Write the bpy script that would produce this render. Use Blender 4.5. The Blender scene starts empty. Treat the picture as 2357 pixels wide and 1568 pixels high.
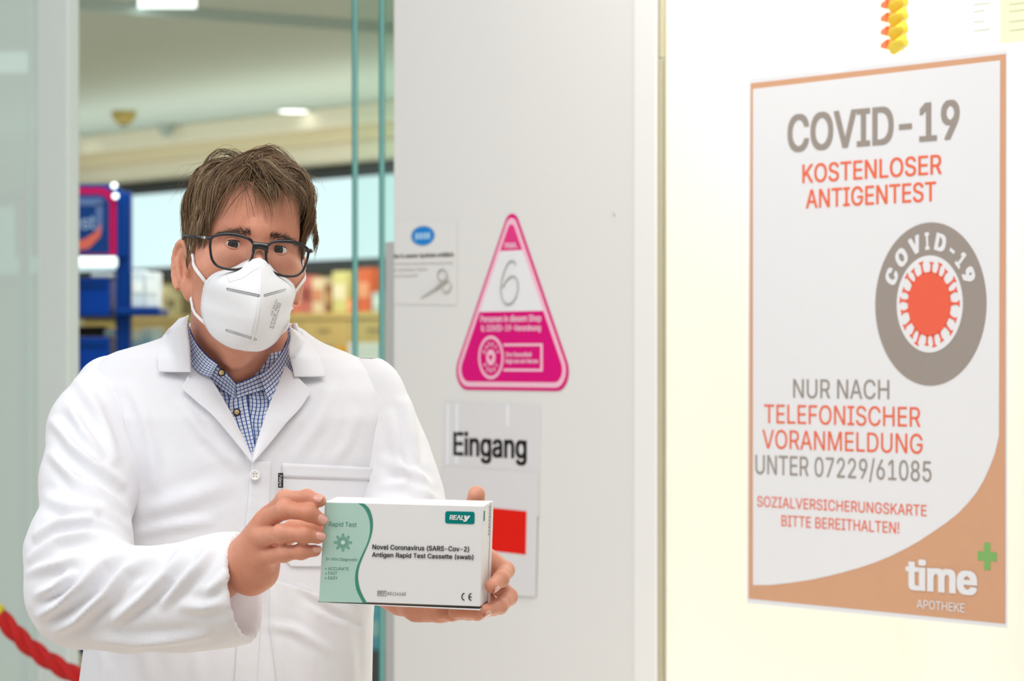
import bpy, bmesh, math, random
import numpy as np
from mathutils import Vector, Matrix

SC = bpy.context.scene
COL = SC.collection

# ---------------------------------------------------------------- camera / world / lights / exposure
# The image is 2357 x 1568; a pixel (x, y) at depth Y is the world point W(x, y, Y).
FPX, CX, HY, CAMZ = 7500.0, 1178.5, 823.0, 1.54
cam_data = bpy.data.cameras.new('camera')
cam = bpy.data.objects.new('camera', cam_data)
COL.objects.link(cam)
cam.location = (0, 0, CAMZ)
cam.rotation_euler = (math.pi / 2, 0, 0)
cam_data.sensor_width = 36.0
cam_data.lens = 36.0 * FPX / 2357.0
cam_data.shift_y = (HY - 784.0) / 2357.0
cam_data.clip_start = 0.05
cam_data.clip_end = 200
cam_data.dof.use_dof = True
cam_data.dof.focus_distance = 3.82
cam_data.dof.aperture_fstop = 8.5
SC.camera = cam

world = bpy.data.worlds.new('mall_ambient')
SC.world = world
world.use_nodes = True
wb = world.node_tree.nodes['Background']
wb.inputs[0].default_value = (0.97, 0.98, 1.0, 1)
wb.inputs[1].default_value = 0.40

SC.view_settings.view_transform = 'Standard'
SC.view_settings.look = 'None'
SC.view_settings.gamma = 1.0
SC.view_settings.use_curve_mapping = False
SC.view_settings.exposure = -0.07


def area_light(name, loc, target, sx, sy, power, color=(1, 1, 1), spread=180):
    l = bpy.data.lights.new(name, 'AREA')
    l.shape = 'RECTANGLE'
    l.size, l.size_y, l.energy, l.color = sx, sy, power, color
    l.spread = math.radians(spread)
    o = bpy.data.objects.new(name, l)
    COL.objects.link(o)
    o.location = loc
    o.rotation_euler = (Vector(target) - Vector(loc)).to_track_quat('-Z', 'Y').to_euler()
    return o


# unseen lights of the mall passage (overhead, behind and beside the camera)
area_light('mall_ceiling_lamps', (0.2, 2.2, 4.2), (-0.1, 4.0, 1.2), 3.4, 1.8, 88, (1.0, 0.975, 0.94))
area_light('mall_side_light', (-4.0, 2.5, 4.0), (-0.4, 4.0, 1.2), 3.0, 3.0, 95, (0.90, 0.96, 1.0))  # unseen cool area light from the upper left, no known skylight

# ---------------------------------------------------------------- helpers


def W(x, y, Y):
    return Vector(((x - CX) * Y / FPX, Y, CAMZ - (y - HY) * Y / FPX))


class Plane:
    """vertical plane through p0 running along e (s grows to the right); n points to the passage"""

    def __init__(self, p0, e):
        self.p0 = Vector((p0[0], p0[1], 0))
        self.e = Vector((e[0], e[1], 0)).normalized()
        self.n = Vector((self.e.y, -self.e.x, 0))

    def off(self, k):
        p = self.p0 + self.n * k
        return Plane((p.x, p.y), (self.e.x, self.e.y))

    def hit(self, px, py):
        d = Vector(((px - CX) / FPX, 1.0, -(py - HY) / FPX))
        t = self.p0.dot(self.n) / d.dot(self.n)
        p = d * t
        return ((p - self.p0).dot(self.e), CAMZ + p.z)

    def w(self, s, z, k=0.0):
        p = self.p0 + self.e * s + self.n * k
        return Vector((p.x, p.y, z))


E = (0.581, -0.814)
FAC = Plane((0, 5.75), E)           # shop front


def mat(name, color, rough=0.6, metal=0.0, noise=0.0, nscale=20.0, bump=0.0, bscale=200.0, emit=None, estr=0.0,
        sss=0.0, sheen=0.0, spec=0.5, coat=0.0):
    m = bpy.data.materials.new(name)
    m.use_nodes = True
    nt = m.node_tree
    b = nt.nodes['Principled BSDF']
    b.inputs['Base Color'].default_value = (*color, 1)
    b.inputs['Roughness'].default_value = rough
    b.inputs['Metallic'].default_value = metal
    b.inputs['Specular IOR Level'].default_value = 0.12 if 'print' in name else spec
    if coat:
        b.inputs['Coat Weight'].default_value = coat
    if sheen:
        b.inputs['Sheen Weight'].default_value = sheen
    if sss:
        b.inputs['Subsurface Weight'].default_value = sss
        b.inputs['Subsurface Radius'].default_value = (0.01, 0.004, 0.002)
        b.inputs['Subsurface Scale'].default_value = 0.5
    if emit:
        b.inputs['Emission Color'].default_value = (*emit, 1)
        b.inputs['Emission Strength'].default_value = estr
    tc = None
    if noise or bump:
        tc = nt.nodes.new('ShaderNodeTexCoord')
    if noise:
        n = nt.nodes.new('ShaderNodeTexNoise')
        n.inputs['Scale'].default_value = nscale
        n.inputs['Detail'].default_value = 4
        nt.links.new(tc.outputs['Object'], n.inputs['Vector'])
        mr = nt.nodes.new('ShaderNodeMapRange')
        mr.inputs[3].default_value = 1 - noise
        mr.inputs[4].default_value = 1 + noise
        nt.links.new(n.outputs['Fac'], mr.inputs[0])
        mx = nt.nodes.new('ShaderNodeMix')
        mx.data_type = 'RGBA'
        mx.blend_type = 'MULTIPLY'
        mx.inputs[0].default_value = 1
        mx.inputs[6].default_value = (*color, 1)
        nt.links.new(mr.outputs[0], mx.inputs[7])
        nt.links.new(mx.outputs[2], b.inputs['Base Color'])
    if bump:
        n2 = nt.nodes.new('ShaderNodeTexNoise')
        n2.inputs['Scale'].default_value = bscale
        n2.inputs['Detail'].default_value = 3
        nt.links.new(tc.outputs['Object'], n2.inputs['Vector'])
        bp = nt.nodes.new('ShaderNodeBump')
        bp.inputs['Strength'].default_value = bump
        bp.inputs['Distance'].default_value = 0.001
        nt.links.new(n2.outputs['Fac'], bp.inputs['Height'])
        nt.links.new(bp.outputs[0], b.inputs['Normal'])
    return m


def srgb(r, g, b):
    f = lambda c: (c / 255 / 12.92) if c / 255 <= 0.04045 else ((c / 255 + 0.055) / 1.055) ** 2.4
    return (f(r), f(g), f(b))


def glass(name, tint, milky=0.0, milk=(0.6, 0.7, 0.65), rough=0.0):
    """thin pane: tinted see-through + a mirror share by Fresnel + an optional milky film"""
    m = bpy.data.materials.new(name)
    m.use_nodes = True
    nt = m.node_tree
    nt.nodes.clear()
    out = nt.nodes.new('ShaderNodeOutputMaterial')
    tr = nt.nodes.new('ShaderNodeBsdfTransparent')
    tr.inputs[0].default_value = (*tint, 1)
    gl = nt.nodes.new('ShaderNodeBsdfGlossy')
    gl.inputs['Roughness'].default_value = rough
    lw = nt.nodes.new('ShaderNodeLayerWeight')      # Schlick reflectance, the same on both faces of the pane
    lw.inputs[0].default_value = 0.5
    pw = nt.nodes.new('ShaderNodeMath')
    pw.operation = 'POWER'
    pw.inputs[1].default_value = 5.0
    nt.links.new(lw.outputs['Facing'], pw.inputs[0])
    fr = nt.nodes.new('ShaderNodeMath')
    fr.operation = 'MULTIPLY_ADD'
    fr.inputs[1].default_value = 0.94
    fr.inputs[2].default_value = 0.03
    nt.links.new(pw.outputs[0], fr.inputs[0])
    mx = nt.nodes.new('ShaderNodeMixShader')
    nt.links.new(fr.outputs[0], mx.inputs[0])
    last = tr
    if milky:
        df = nt.nodes.new('ShaderNodeBsdfDiffuse')
        df.inputs[0].default_value = (*milk, 1)
        m2 = nt.nodes.new('ShaderNodeMixShader')
        m2.inputs[0].default_value = milky
        nt.links.new(tr.outputs[0], m2.inputs[1])
        nt.links.new(df.outputs[0], m2.inputs[2])
        last = m2
    nt.links.new(last.outputs[0], mx.inputs[1])
    nt.links.new(gl.outputs[0], mx.inputs[2])
    nt.links.new(mx.outputs[0], out.inputs[0])
    return m


def props(o, label=None, cat=None, group=None, kind=None):
    if label: o['label'] = label
    if cat: o['category'] = cat
    if group: o['group'] = group
    if kind: o['kind'] = kind
    return o


def empty(name, loc, label=None, cat=None, group=None, kind=None):
    o = bpy.data.objects.new(name, None)
    o.empty_display_size = 0.05
    COL.objects.link(o)
    o.location = loc
    return props(o, label, cat, group, kind)


def link(o, parent):
    COL.objects.link(o)
    if parent is not None:
        o.parent = parent
        if parent.type == 'EMPTY':
            o.matrix_parent_inverse = Matrix.Translation(-Vector(parent.location))
    return o


def mesh_obj(name, verts, faces, m, parent=None, smooth=False, uv=None):
    me = bpy.data.meshes.new(name)
    me.from_pydata([tuple(v) for v in verts], [], [tuple(f) for f in faces])
    if m is not None:
        me.materials.append(m)
    if smooth:
        me.polygons.foreach_set('use_smooth', [True] * len(me.polygons))
    me.update()
    return link(bpy.data.objects.new(name, me), parent)


class MB:
    def __init__(self):
        self.v, self.f = [], []

    def add(self, v, f):
        o = len(self.v)
        self.v += [Vector(p) for p in v]
        self.f += [tuple(i + o for i in q) for q in f]
        return self

    def hexa(self, c):      # 8 corners: 4 bottom (ccw from above) + 4 top
        return self.add(c, [(3, 2, 1, 0), (4, 5, 6, 7), (0, 1, 5, 4), (1, 2, 6, 5), (2, 3, 7, 6), (3, 0, 4, 7)])

    def pbox(self, pl, s0, s1, z0, z1, k0, k1):
        """box standing on a Plane: s range, z range, k range along the plane's normal"""
        w = pl.w
        return self.hexa([w(s0, z0, k1), w(s1, z0, k1), w(s1, z0, k0), w(s0, z0, k0),
                          w(s0, z1, k1), w(s1, z1, k1), w(s1, z1, k0), w(s0, z1, k0)])

    def tube(self, pts, r, n=8, caps=True):
        pts = [Vector(p) for p in pts]
        rs = r if hasattr(r, '__len__') else [r] * len(pts)
        o = len(self.v)
        t0 = (pts[1] - pts[0]).normalized()
        u = t0.orthogonal().normalized()
        for i, p in enumerate(pts):
            t = (pts[min(i + 1, len(pts) - 1)] - pts[max(i - 1, 0)]).normalized()
            u = (u - t * u.dot(t)).normalized()
            w = t.cross(u)
            for k in range(n):
                a = 2 * math.pi * k / n
                self.v.append(p + (u * math.cos(a) + w * math.sin(a)) * rs[i])
        for i in range(len(pts) - 1):
            for k in range(n):
                a, b = o + i * n + k, o + i * n + (k + 1) % n
                self.f.append((a, b, b + n, a + n))
        if caps:
            self.f.append(tuple(o + k for k in reversed(range(n))))
            e = o + (len(pts) - 1) * n
            self.f.append(tuple(e + k for k in range(n)))
        return self

    def disc(self, c, u, v, ru, rv, n=32):
        c, u, v = Vector(c), Vector(u), Vector(v)
        o = len(self.v)
        for k in range(n):
            a = 2 * math.pi * k / n
            self.v.append(c + u * ru * math.cos(a) + v * rv * math.sin(a))
        self.f.append(tuple(range(o, o + n)))
        return self

    def build(self, name, m, parent=None, smooth=False, bevel=0.0):
        o = mesh_obj(name, self.v, self.f, m, parent, smooth)
        if bevel:
            bv = o.modifiers.new('bevel', 'BEVEL')
            bv.width = bevel
            bv.segments = 2
            bv.limit_method = 'ANGLE'
        return o


def struct(o):
    o['kind'] = 'structure'
    return o


def pol(pl, pts_sz, k, name, m, parent, thick=0.0006):
    """flat printed shape (s, z polygon, may be concave) with a real thickness on a plane"""
    bm = bmesh.new()
    vs = [bm.verts.new(pl.w(s, z, k)) for s, z in pts_sz]
    f = bm.faces.new(vs)
    f.normal_update()
    if f.normal.dot(pl.n) < 0:
        f.normal_flip()
    r = bmesh.ops.extrude_face_region(bm, geom=[f])
    for g in r['geom']:
        if isinstance(g, bmesh.types.BMVert):
            g.co += pl.n * thick
    bmesh.ops.triangulate(bm, faces=[q for q in bm.faces if len(q.verts) > 4])
    bmesh.ops.recalc_face_normals(bm, faces=bm.faces[:])
    me = bpy.data.meshes.new(name)
    bm.to_mesh(me)
    bm.free()
    me.materials.append(m)
    return link(bpy.data.objects.new(name, me), parent)


def ring_pts(s, z, rs, rz=None, n=72, a0=0.0, a1=2 * math.pi, close=False):
    rz = rz or rs
    m = n if not close else n + 1
    return [(s + rs * math.cos(a0 + (a1 - a0) * i / n), z + rz * math.sin(a0 + (a1 - a0) * i / n)) for i in range(m)]


def annulus(pl, s, z, r0, r1, k, name, m, parent, n=72, ky=1.0, thick=0.0005):
    v, f = [], []
    for kk in (k, k + thick):
        for r in (r0, r1):
            for i in range(n):
                a = 2 * math.pi * i / n
                v.append(pl.w(s + r * math.cos(a), z + r * ky * math.sin(a), kk))
    for i in range(n):
        j = (i + 1) % n
        f += [(2 * n + i, 3 * n + i, 3 * n + j, 2 * n + j), (n + i, n + j, 3 * n + j, 3 * n + i),
              (i, 2 * n + i, 2 * n + j, j)]
    return mesh_obj(name, v, f, m, parent)


try:        # the sans-serif face that ships with Blender
    import os
    FONT = bpy.data.fonts.load(os.path.join(bpy.utils.system_resource('DATAFILES'), 'fonts', 'Inter.woff2'))
except Exception:
    FONT = None
CAPS = {}


GLYPH = {}


def text_mesh(s, spacing=1.0, shear=0.0, res=4):
    """outline of a line of text, filled contour by contour (overlapping strokes stay filled); cached"""
    key = (s, spacing, shear, res)
    if key in GLYPH:
        return GLYPH[key]
    cu = bpy.data.curves.new('lettering', 'FONT')
    cu.body = s
    if FONT:
        cu.font = FONT
    cu.size = 1.0
    cu.space_character = spacing
    cu.shear = shear
    cu.resolution_u = res
    cu.fill_mode = 'NONE'
    o = bpy.data.objects.new('lettering', cu)
    COL.objects.link(o)
    dg = bpy.context.evaluated_depsgraph_get()
    me = bpy.data.meshes.new_from_object(o.evaluated_get(dg))
    bpy.data.objects.remove(o)
    bpy.data.curves.remove(cu)
    co = [(v.co.x, v.co.y) for v in me.vertices]
    nb = {}
    for e in me.edges:
        a, b = e.vertices
        nb.setdefault(a, []).append(b)
        nb.setdefault(b, []).append(a)
    bpy.data.meshes.remove(me)
    seen, loops = set(), []
    for i in range(len(co)):
        if i in seen or i not in nb:
            continue
        lp = [i]
        seen.add(i)
        cur = min(nb[i])
        while cur not in seen:
            lp.append(cur)
            seen.add(cur)
            nx = [k for k in nb[cur] if k not in seen]
            if not nx:
                break
            cur = nx[0]
        if len(lp) > 2:
            loops.append(lp)
    # constrained triangulation of all contours, then the non-zero winding rule decides what is ink
    from mathutils.geometry import delaunay_2d_cdt
    edges = [(lp[k - 1], lp[k]) for lp in loops for k in range(len(lp))]
    r = delaunay_2d_cdt([Vector(c) for c in co], edges, [], 0, 1e-6)
    V = np.array([tuple(v) for v in r[0]])
    T = np.array([tuple(f) for f in r[2]])
    c = V[T].mean(1)
    P0, P1 = np.array([co[a] for a, _ in edges]), np.array([co[b] for _, b in edges])
    y0, y1 = P0[None, :, 1], P1[None, :, 1]
    cy, cx = c[:, 1:2], c[:, 0:1]
    side = (P1[None, :, 0] - P0[None, :, 0]) * (cy - y0) - (cx - P0[None, :, 0]) * (y1 - y0)
    wn = ((y0 <= cy) & (y1 > cy) & (side > 0)).sum(1) - ((y0 > cy) & (y1 <= cy) & (side < 0)).sum(1)
    T = T[wn != 0]
    d = (V[T[:, 1], 0] - V[T[:, 0], 0]) * (V[T[:, 2], 1] - V[T[:, 0], 1]) - (V[T[:, 2], 0] - V[T[:, 0], 0]) * (V[T[:, 1], 1] - V[T[:, 0], 1])
    T[d < 0] = T[d < 0][:, ::-1]
    used, inv = np.unique(T, return_inverse=True)
    GLYPH[key] = (np.c_[V[used], np.zeros(len(used))], [tuple(int(i) for i in t) for t in inv.reshape(T.shape)])
    return GLYPH[key]


def text_fn(s, fn, m, parent, name='lettering', bold=0.0, spacing=1.0, shear=0.0, fit=None, res=4):
    """lettering: fn maps (u in 0..1 across, v with 0 baseline 1 cap height) to the world; bold = shifted doubles"""
    co, faces = text_mesh(s, spacing, shear, res)
    ct = float(text_mesh('H')[0][:, 1].max())
    sh = [(0, 0)] if bold <= 0 else [(0, 0), (-bold, 0), (bold, 0), (0, -bold * .5), (0, bold * .5), (-bold * .5, 0), (bold * .5, 0), (-bold, bold * .5), (bold, bold * .5), (-bold, -bold * .5), (bold, -bold * .5)]
    x0, x1 = co[:, 0].min() - bold, co[:, 0].max() + bold
    v, f = [], []
    p00 = Vector(fn(0, 0))
    nn = (Vector(fn(1, 0)) - p00).cross(Vector(fn(0, 1)) - p00).normalized()
    for i_, (dx, dy) in enumerate(sh):
        o = len(v)
        v += [Vector(fn((c[0] + dx - x0) / (x1 - x0), (c[1] + dy + bold * .5) / (ct + bold))) + nn * (i_ * 2.5e-5 + c[2]) for c in co]
        f += [tuple(i + o for i in q) for q in faces]
    return mesh_obj(name, v, f, m, parent)


def text_plane(pl, s, s0, s1, zb, zt, k, m, parent, **kw):
    return text_fn(s, lambda u, v: pl.w(s0 + (s1 - s0) * u, zb + (zt - zb) * v, k), m, parent, **kw)


def text_px(pl, s, x0, x1, yb, yt, k, m, parent, yr=None, **kw):
    """lettering measured on the photograph: left/right pixel, baseline and cap-top pixel at the left end"""
    s0, zb = pl.hit(x0, yb)
    _, zt = pl.hit(x0, yt)
    s1, zr = pl.hit(x1, yb if yr is None else yr)
    if yr is None:
        zr = zb
    return text_fn(s, lambda u, v: pl.w(s0 + (s1 - s0) * u, zb + (zr - zb) * u + (zt - zb) * v, k), m, parent, **kw)

# ---------------------------------------------------------------- materials of the place
M = {}
M['floor'] = mat('beige_stone_floor', srgb(232, 218, 202), 0.35, noise=0.05, nscale=3)
M['panel'] = mat('white_wall_panel', srgb(232, 231, 228), 0.45, noise=0.012, nscale=6)
M['panel2'] = mat('white_edge_board', srgb(244, 243, 240), 0.4, noise=0.01)
M['alu'] = mat('champagne_metal', srgb(206, 198, 170), 0.35, metal=0.3, noise=0.03)
M['greymetal'] = mat('grey_door_metal', srgb(205, 206, 204), 0.4, metal=0.1, noise=0.02)
M['ceil'] = mat('shop_ceiling_paint', srgb(200, 216, 210), 0.8, noise=0.02)
M['cream'] = mat('cream_shop_wall', srgb(222, 213, 180), 0.85, noise=0.03, spec=.1)
M['cream2'] = mat('pale_cream_moulding', srgb(232, 228, 206), 0.85, noise=0.02, spec=.1)
M['dispwall'] = mat('display_back_wall', srgb(250, 247, 238), 0.7, noise=0.01)
M['dark'] = mat('black_frame', (0.012, 0.018, 0.02), 0.5, noise=0.05)
M['wood'] = mat('ochre_shelf_wood', srgb(205, 180, 112), 0.55, noise=0.10, nscale=8)
M['shelfdark'] = mat('olive_shelf_back', srgb(150, 135, 92), 0.6, noise=0.08)
M['blue'] = mat('blue_plastic', srgb(0, 50, 122), 0.4, noise=0.05, spec=.12)
M['blue2'] = mat('royal_blue_bin', srgb(0, 58, 150), 0.45, noise=0.05, spec=.12)
M['navy'] = mat('navy_print', srgb(14, 52, 110), 0.4, noise=0.04)
M['crimson'] = mat('crimson_print', srgb(168, 14, 76), 0.4, noise=0.04)
M['rust'] = mat('red_brown_post', srgb(96, 44, 38), 0.5, noise=0.1)
M['white'] = mat('white_carton', srgb(232, 236, 236), 0.5, noise=0.02)
M['black'] = mat('black_plastic', (0.012, 0.012, 0.015), 0.35, noise=0.05)
M['chrome'] = mat('brushed_steel', (0.7, 0.7, 0.7), 0.25, metal=1.0, noise=0.03)
M['paper'] = mat('poster_paper', srgb(236, 237, 241), 0.55, noise=0.012, nscale=9)
M['sheet'] = mat('sleeved_paper', srgb(226, 224, 225), 0.5, noise=0.012, nscale=12, coat=0.25)
M['tan'] = mat('tan_print', srgb(216, 166, 132), 0.5, noise=0.03, nscale=40)
M['white_print'] = mat('white_print', srgb(236, 236, 238), 0.5, noise=0.01)
M['grey_print'] = mat('warm_grey_print', srgb(160, 150, 142), 0.5, noise=0.03, nscale=60)
M['orange_print'] = mat('orange_red_print', srgb(242, 112, 78), 0.5, noise=0.03, nscale=60)
M['virus'] = mat('virus_red_print', srgb(240, 104, 80), 0.5, noise=0.03, nscale=60)
M['green_print'] = mat('green_print', srgb(132, 182, 108), 0.5, noise=0.02)
M['magenta'] = mat('magenta_print', srgb(222, 8, 124), 0.4, noise=0.02)
M['magenta2'] = mat('pink_magenta_print', srgb(232, 60, 134), 0.4, noise=0.02)
M['pink'] = mat('pale_pink_print', srgb(246, 196, 214), 0.45, noise=0.02)
M['marker'] = mat('grey_marker_line', srgb(168, 172, 168), 0.6, noise=0.15, nscale=80)
M['black_print'] = mat('black_print', srgb(30, 26, 26), 0.5, noise=0.04)
M['red_print'] = mat('bright_red_print', srgb(230, 26, 12), 0.5, noise=0.03, nscale=15)
M['oval'] = mat('blue_oval_print', srgb(20, 134, 212), 0.45, noise=0.02)
M['faint'] = mat('faint_grey_print', srgb(176, 174, 168), 0.6, noise=0.06)
M['lamp'] = mat('lit_lamp', (1, 1, 1), 0.5, emit=(1, 0.98, 0.94), estr=2.2)
M['lamp2'] = mat('lit_cool_panel', (1, 1, 1), 0.5, emit=(0.82, 1.0, 0.97), estr=1.6)
M['ledstrip'] = mat('lit_shelf_strip', (0.9, 1, 1), 0.5, emit=(0.80, 1.0, 0.96), estr=0.85)
M['lightbox'] = mat('lit_sign_face', (0.06, 0.07, 0.07), 0.4, emit=(0.72, 0.96, 0.965), estr=1.0)
M['glass'] = glass('clear_glass', (0.93, 0.985, 0.965))
M['glass_win'] = glass('window_glass', (0.99, 1.0, 0.995))
M['glass_milk'] = glass('filmed_glass', (0.84, 0.95, 0.91), 0.66, srgb(238, 250, 244))
M['glass_highlight'] = mat('painted_glass_highlight', srgb(150, 214, 208), .08, spec=.9, noise=.05, nscale=4)
M['glass_edge'] = mat('green_glass_edge', srgb(60, 150, 142), 0.12, spec=0.8, noise=0.1, nscale=5, emit=None)

# ---------------------------------------------------------------- the setting
CZ = 2.71
BACK = Plane((0, 14.4), E)
fl = MB().hexa([Vector(p) for p in [(-9, -1, -.1), (9, -1, -.1), (9, 24, -.1), (-9, 24, -.1), (-9, -1, 0), (9, -1, 0), (9, 24, 0), (-9, 24, 0)]])
struct(fl.build('floor', M['floor']))
# shop ceiling in two levels; the step crosses the view near the top of the picture
pa, pb = W(160, 22, 10.96), W(905, 78, 11.78)
dl = (pb - pa).normalized()
la, lb = pa - dl * 5, pb + dl * 6
m = MB()
m.hexa([(la.x, la.y, CZ), (lb.x, lb.y, CZ), (lb.x + 2, 22, CZ), (la.x, 22, CZ),
        (la.x, la.y, CZ + .1), (lb.x, lb.y, CZ + .1), (lb.x + 2, 22, CZ + .1), (la.x, 22, CZ + .1)])
struct(m.build('ceiling', M['ceil']))
m = MB()
f0, f1 = FAC.w(-4.2, 0), FAC.w(3.2, 0)
m.hexa([(f0.x, f0.y, CZ + .04), (f1.x + 3, f1.y, CZ + .04), (lb.x, lb.y + .02, CZ + .04), (la.x, la.y + .02, CZ + .04),
        (f0.x, f0.y, CZ + .14), (f1.x + 3, f1.y, CZ + .14), (lb.x, lb.y + .02, CZ + .14), (la.x, la.y + .02, CZ + .14)])
struct(m.build('ceiling', M['ceil']))
struct(MB().pbox(BACK, -7, 4, 0, CZ, -.1, 0).build('wall_back', M['cream']))
# cornice under the shop ceiling: three stepped boards
for i, (ya, yb, k) in enumerate([(286, 318, .22), (318, 352, .15), (352, 402, .09)]):
    z1 = BACK.off(k).hit(530, ya)[1]
    z0 = BACK.off(k).hit(530, yb)[1]
    if i == 0:
        z1 = CZ - .001
    struct(MB().pbox(BACK, -7, 4, z0, z1, .001, k).build('trim_%d' % (i + 1), M['cream2' if i != 1 else 'cream'], bevel=.008))

# white wall panel beside the entrance
sL = FAC.hit(905, 800)[0]
sR = FAC.hit(1462, 800)[0]
sT = FAC.hit(1514, 800)[0]
sW = FAC.hit(1522, 800)[0]
struct(MB().pbox(FAC, sL, sR, 0, 2.9, -.14, -.001).build('wall_entrance', M['panel'], bevel=.002))
struct(MB().pbox(FAC, sR + .001, sT, 0, 2.9, -.012, .004).build('trim_4', M['panel2'], bevel=.002))
zj = FAC.hit(1518, 135)[1]
t5 = struct(MB().pbox(FAC, sT + .0005, sW, 0, zj - .0015, -.008, .001).build('trim_5', M['alu'], bevel=.001))
struct(MB().pbox(FAC, sT + .0005, sW, zj + .0015, 2.9, -.008, .001).build('trim_6', M['alu'], bevel=.001))
# little screw cap on the panel
s, z = FAC.hit(1414, 492)
o = MB().tube([FAC.w(s, z, -.001), FAC.w(s, z, .0015)], .0028, 12).build('screw_cap', M['greymetal'])
props(o, 'tiny grey screw cap on the white wall panel above right of the triangle sticker', 'screw')

# shop window with its lit display niche
w1 = struct(MB().pbox(FAC, sW, sW + 2.0, .12, 2.9, -.013, -.001).build('window_1', M['glass_win']))
# niche depth such that its inner corner stands behind the middle of the poster
ND = .2
for _ in range(60):
    p = FAC.w(sW - .004, 0, -ND)
    ND += .02 if CX + p.x * FPX / p.y < 2066 else -.002
NI = FAC.off(-ND)
struct(MB().pbox(FAC, sW - .03, sW - .004, .1, 2.9, -ND - .03, -.014).build('wall_display_side', M['dispwall']))
struct(MB().pbox(NI, sW - .004, sW + 2.6, .1, 2.9, -.03, 0).build('wall_display', M['dispwall']))
struct(MB().pbox(FAC, sW - .03, sW + 2.6, 0, .1, -ND - .03, -.001).build('window_sill', M['panel2']))
area_light('display_lamps', FAC.w(sW + .7, 2.85, -.16), FAC.w(sW + .45, 1.3, -.34), 1.9, .2, 19, (1.0, 0.96, 0.87))
area_light('display_floor_lamps', FAC.w(sW + .7, .13, -.16), FAC.w(sW + .45, 1.6, -.34), 1.9, .2, 11, (1.0, 0.96, 0.87))

# sliding glass doors at the entrance
d1 = struct(empty('door_1', FAC.w(FAC.hit(860, 800)[0], 0, -.1)))
for x, k in ((818, -.24), (880, -.19)):
    P = FAC.off(k)
    s0, sm_, s1 = P.hit(x - 6, 800)[0], P.hit(x - 1, 800)[0], P.hit(x + 4, 800)[0]
    MB().pbox(P, s1, s1 + .75, .02, 2.7, -.002, .002).build('glass_pane', M['glass'], d1)
    MB().pbox(P, s0, sm_ - .0002, .02, 2.7, -.002, .002).build('glass_edge', M['glass_edge'], d1)
    MB().pbox(P, sm_, s1 - .0002, .02, 2.7, -.002, .002).build('edge_highlight', M['glass_highlight'], d1)  # pale strip: the sign's reflection on the glass edge, put into the colour
# grey fixed post behind the second pane
P = FAC.off(-.17)
zt = P.hit(894, 557)[1]
m = MB().pbox(P, P.hit(886, 800)[0], P.hit(930, 800)[0], 0, zt, -.02, 0)
props(m.build('door_guide_post', M['greymetal'], bevel=.002), 'slim grey door guide post between glass edge and white wall panel', 'post')
# left door leaf: grey stile and filmed glass
d2 = struct(empty('door_2', FAC.w(FAC.hit(120, 800)[0], 0)))
s0, s1 = FAC.hit(86, 800)[0], FAC.hit(155, 800)[0]
MB().pbox(FAC, s0, s1, 0, 2.7, -.03, .0).build('door_stile', mat('satin_door_stile', srgb(228, 238, 232), .35, noise=.02), d2, bevel=.003)
MB().pbox(FAC, s0 - 1.2, s0 - .0005, .03, 2.68, -.02, -.008).build('glass_pane', M['glass_milk'], d2)
s2 = FAC.hit(62, 800)[0]
MB().pbox(FAC, s2 - .004, s2 + .004, .03, 2.68, -.0075, -.004).build('glazing_bead', M['glass_milk'], d2)

# ---------------------------------------------------------------- lamps and fittings on the shop ceiling
area_light('shop_lamps_back', (-1.0, 14.0, CZ - .05), (-1.0, 14.0, 1.2), 3.0, 0.8, 44, (1.0, .95, .82))
area_light('shop_lamps_front', (-.7, 9.4, CZ - .02), (-.7, 9.4, 0), 1.6, 1.6, 55, (.94, 1.0, .96))
area_light('shop_cove_lamps', BACK.w(-1.2, 1.9, 1.0), BACK.w(-1.2, CZ, .55), 6.0, .3, 19, (.97, 1.0, .92))


def ceiling_pt(x, y, z=CZ):
    Y = (z - CAMZ) * FPX / (HY - y)
    return W(x, y, Y)


for i, (x, y, lab) in enumerate([(675, 250, 'round lit downlight in the shop ceiling above right of the man'),
                                 (152, 308, 'round lit downlight in the shop ceiling beside the left door stile')]):
    c = ceiling_pt(x, y)
    r = empty('ceiling_downlight', c, lab, 'ceiling light', 'downlights in the shop ceiling')
    MB().tube([c + Vector((0, 0, -.012)), c + Vector((0, 0, -.001))], .085, 24).build('rim', M['ceil'], r)
    MB().tube([c + Vector((0, 0, -.016)), c + Vector((0, 0, -.0125))], .066, 24).build('lamp', M['lamp'], r)
c = ceiling_pt(285, 256)
r = empty('smoke_detector', c, 'small ochre smoke detector on the shop ceiling', 'detector')
MB().tube([c + Vector((0, 0, -.06)), c + Vector((0, 0, -.03)), c + Vector((0, 0, -.001))], [.035, .055, .06], 20).build('housing', mat('ochre_plastic', srgb(178, 158, 84), .5, noise=.03), r)
MB().tube([c + Vector((0, 0, -.07)), c + Vector((0, 0, -.0605))], .02, 16).build('sensor', mat('brown_plastic', srgb(120, 100, 50), .5, noise=.03), r)
c = ceiling_pt(382, 286)
r = empty('ceiling_sensor', c, 'small pale grey sensor on the shop ceiling near the cornice', 'sensor')
MB().tube([c + Vector((0, 0, -.05)), c + Vector((0, 0, -.001))], [.03, .05], 16).build('housing', mat('pale_grey_plastic', srgb(165, 180, 172), .5, noise=.03), r)
MB().tube([c + Vector((0, 0, -.065)), c + Vector((0, 0, -.0505))], .018, 12).build('lens', M['greymetal'], r)


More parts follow.
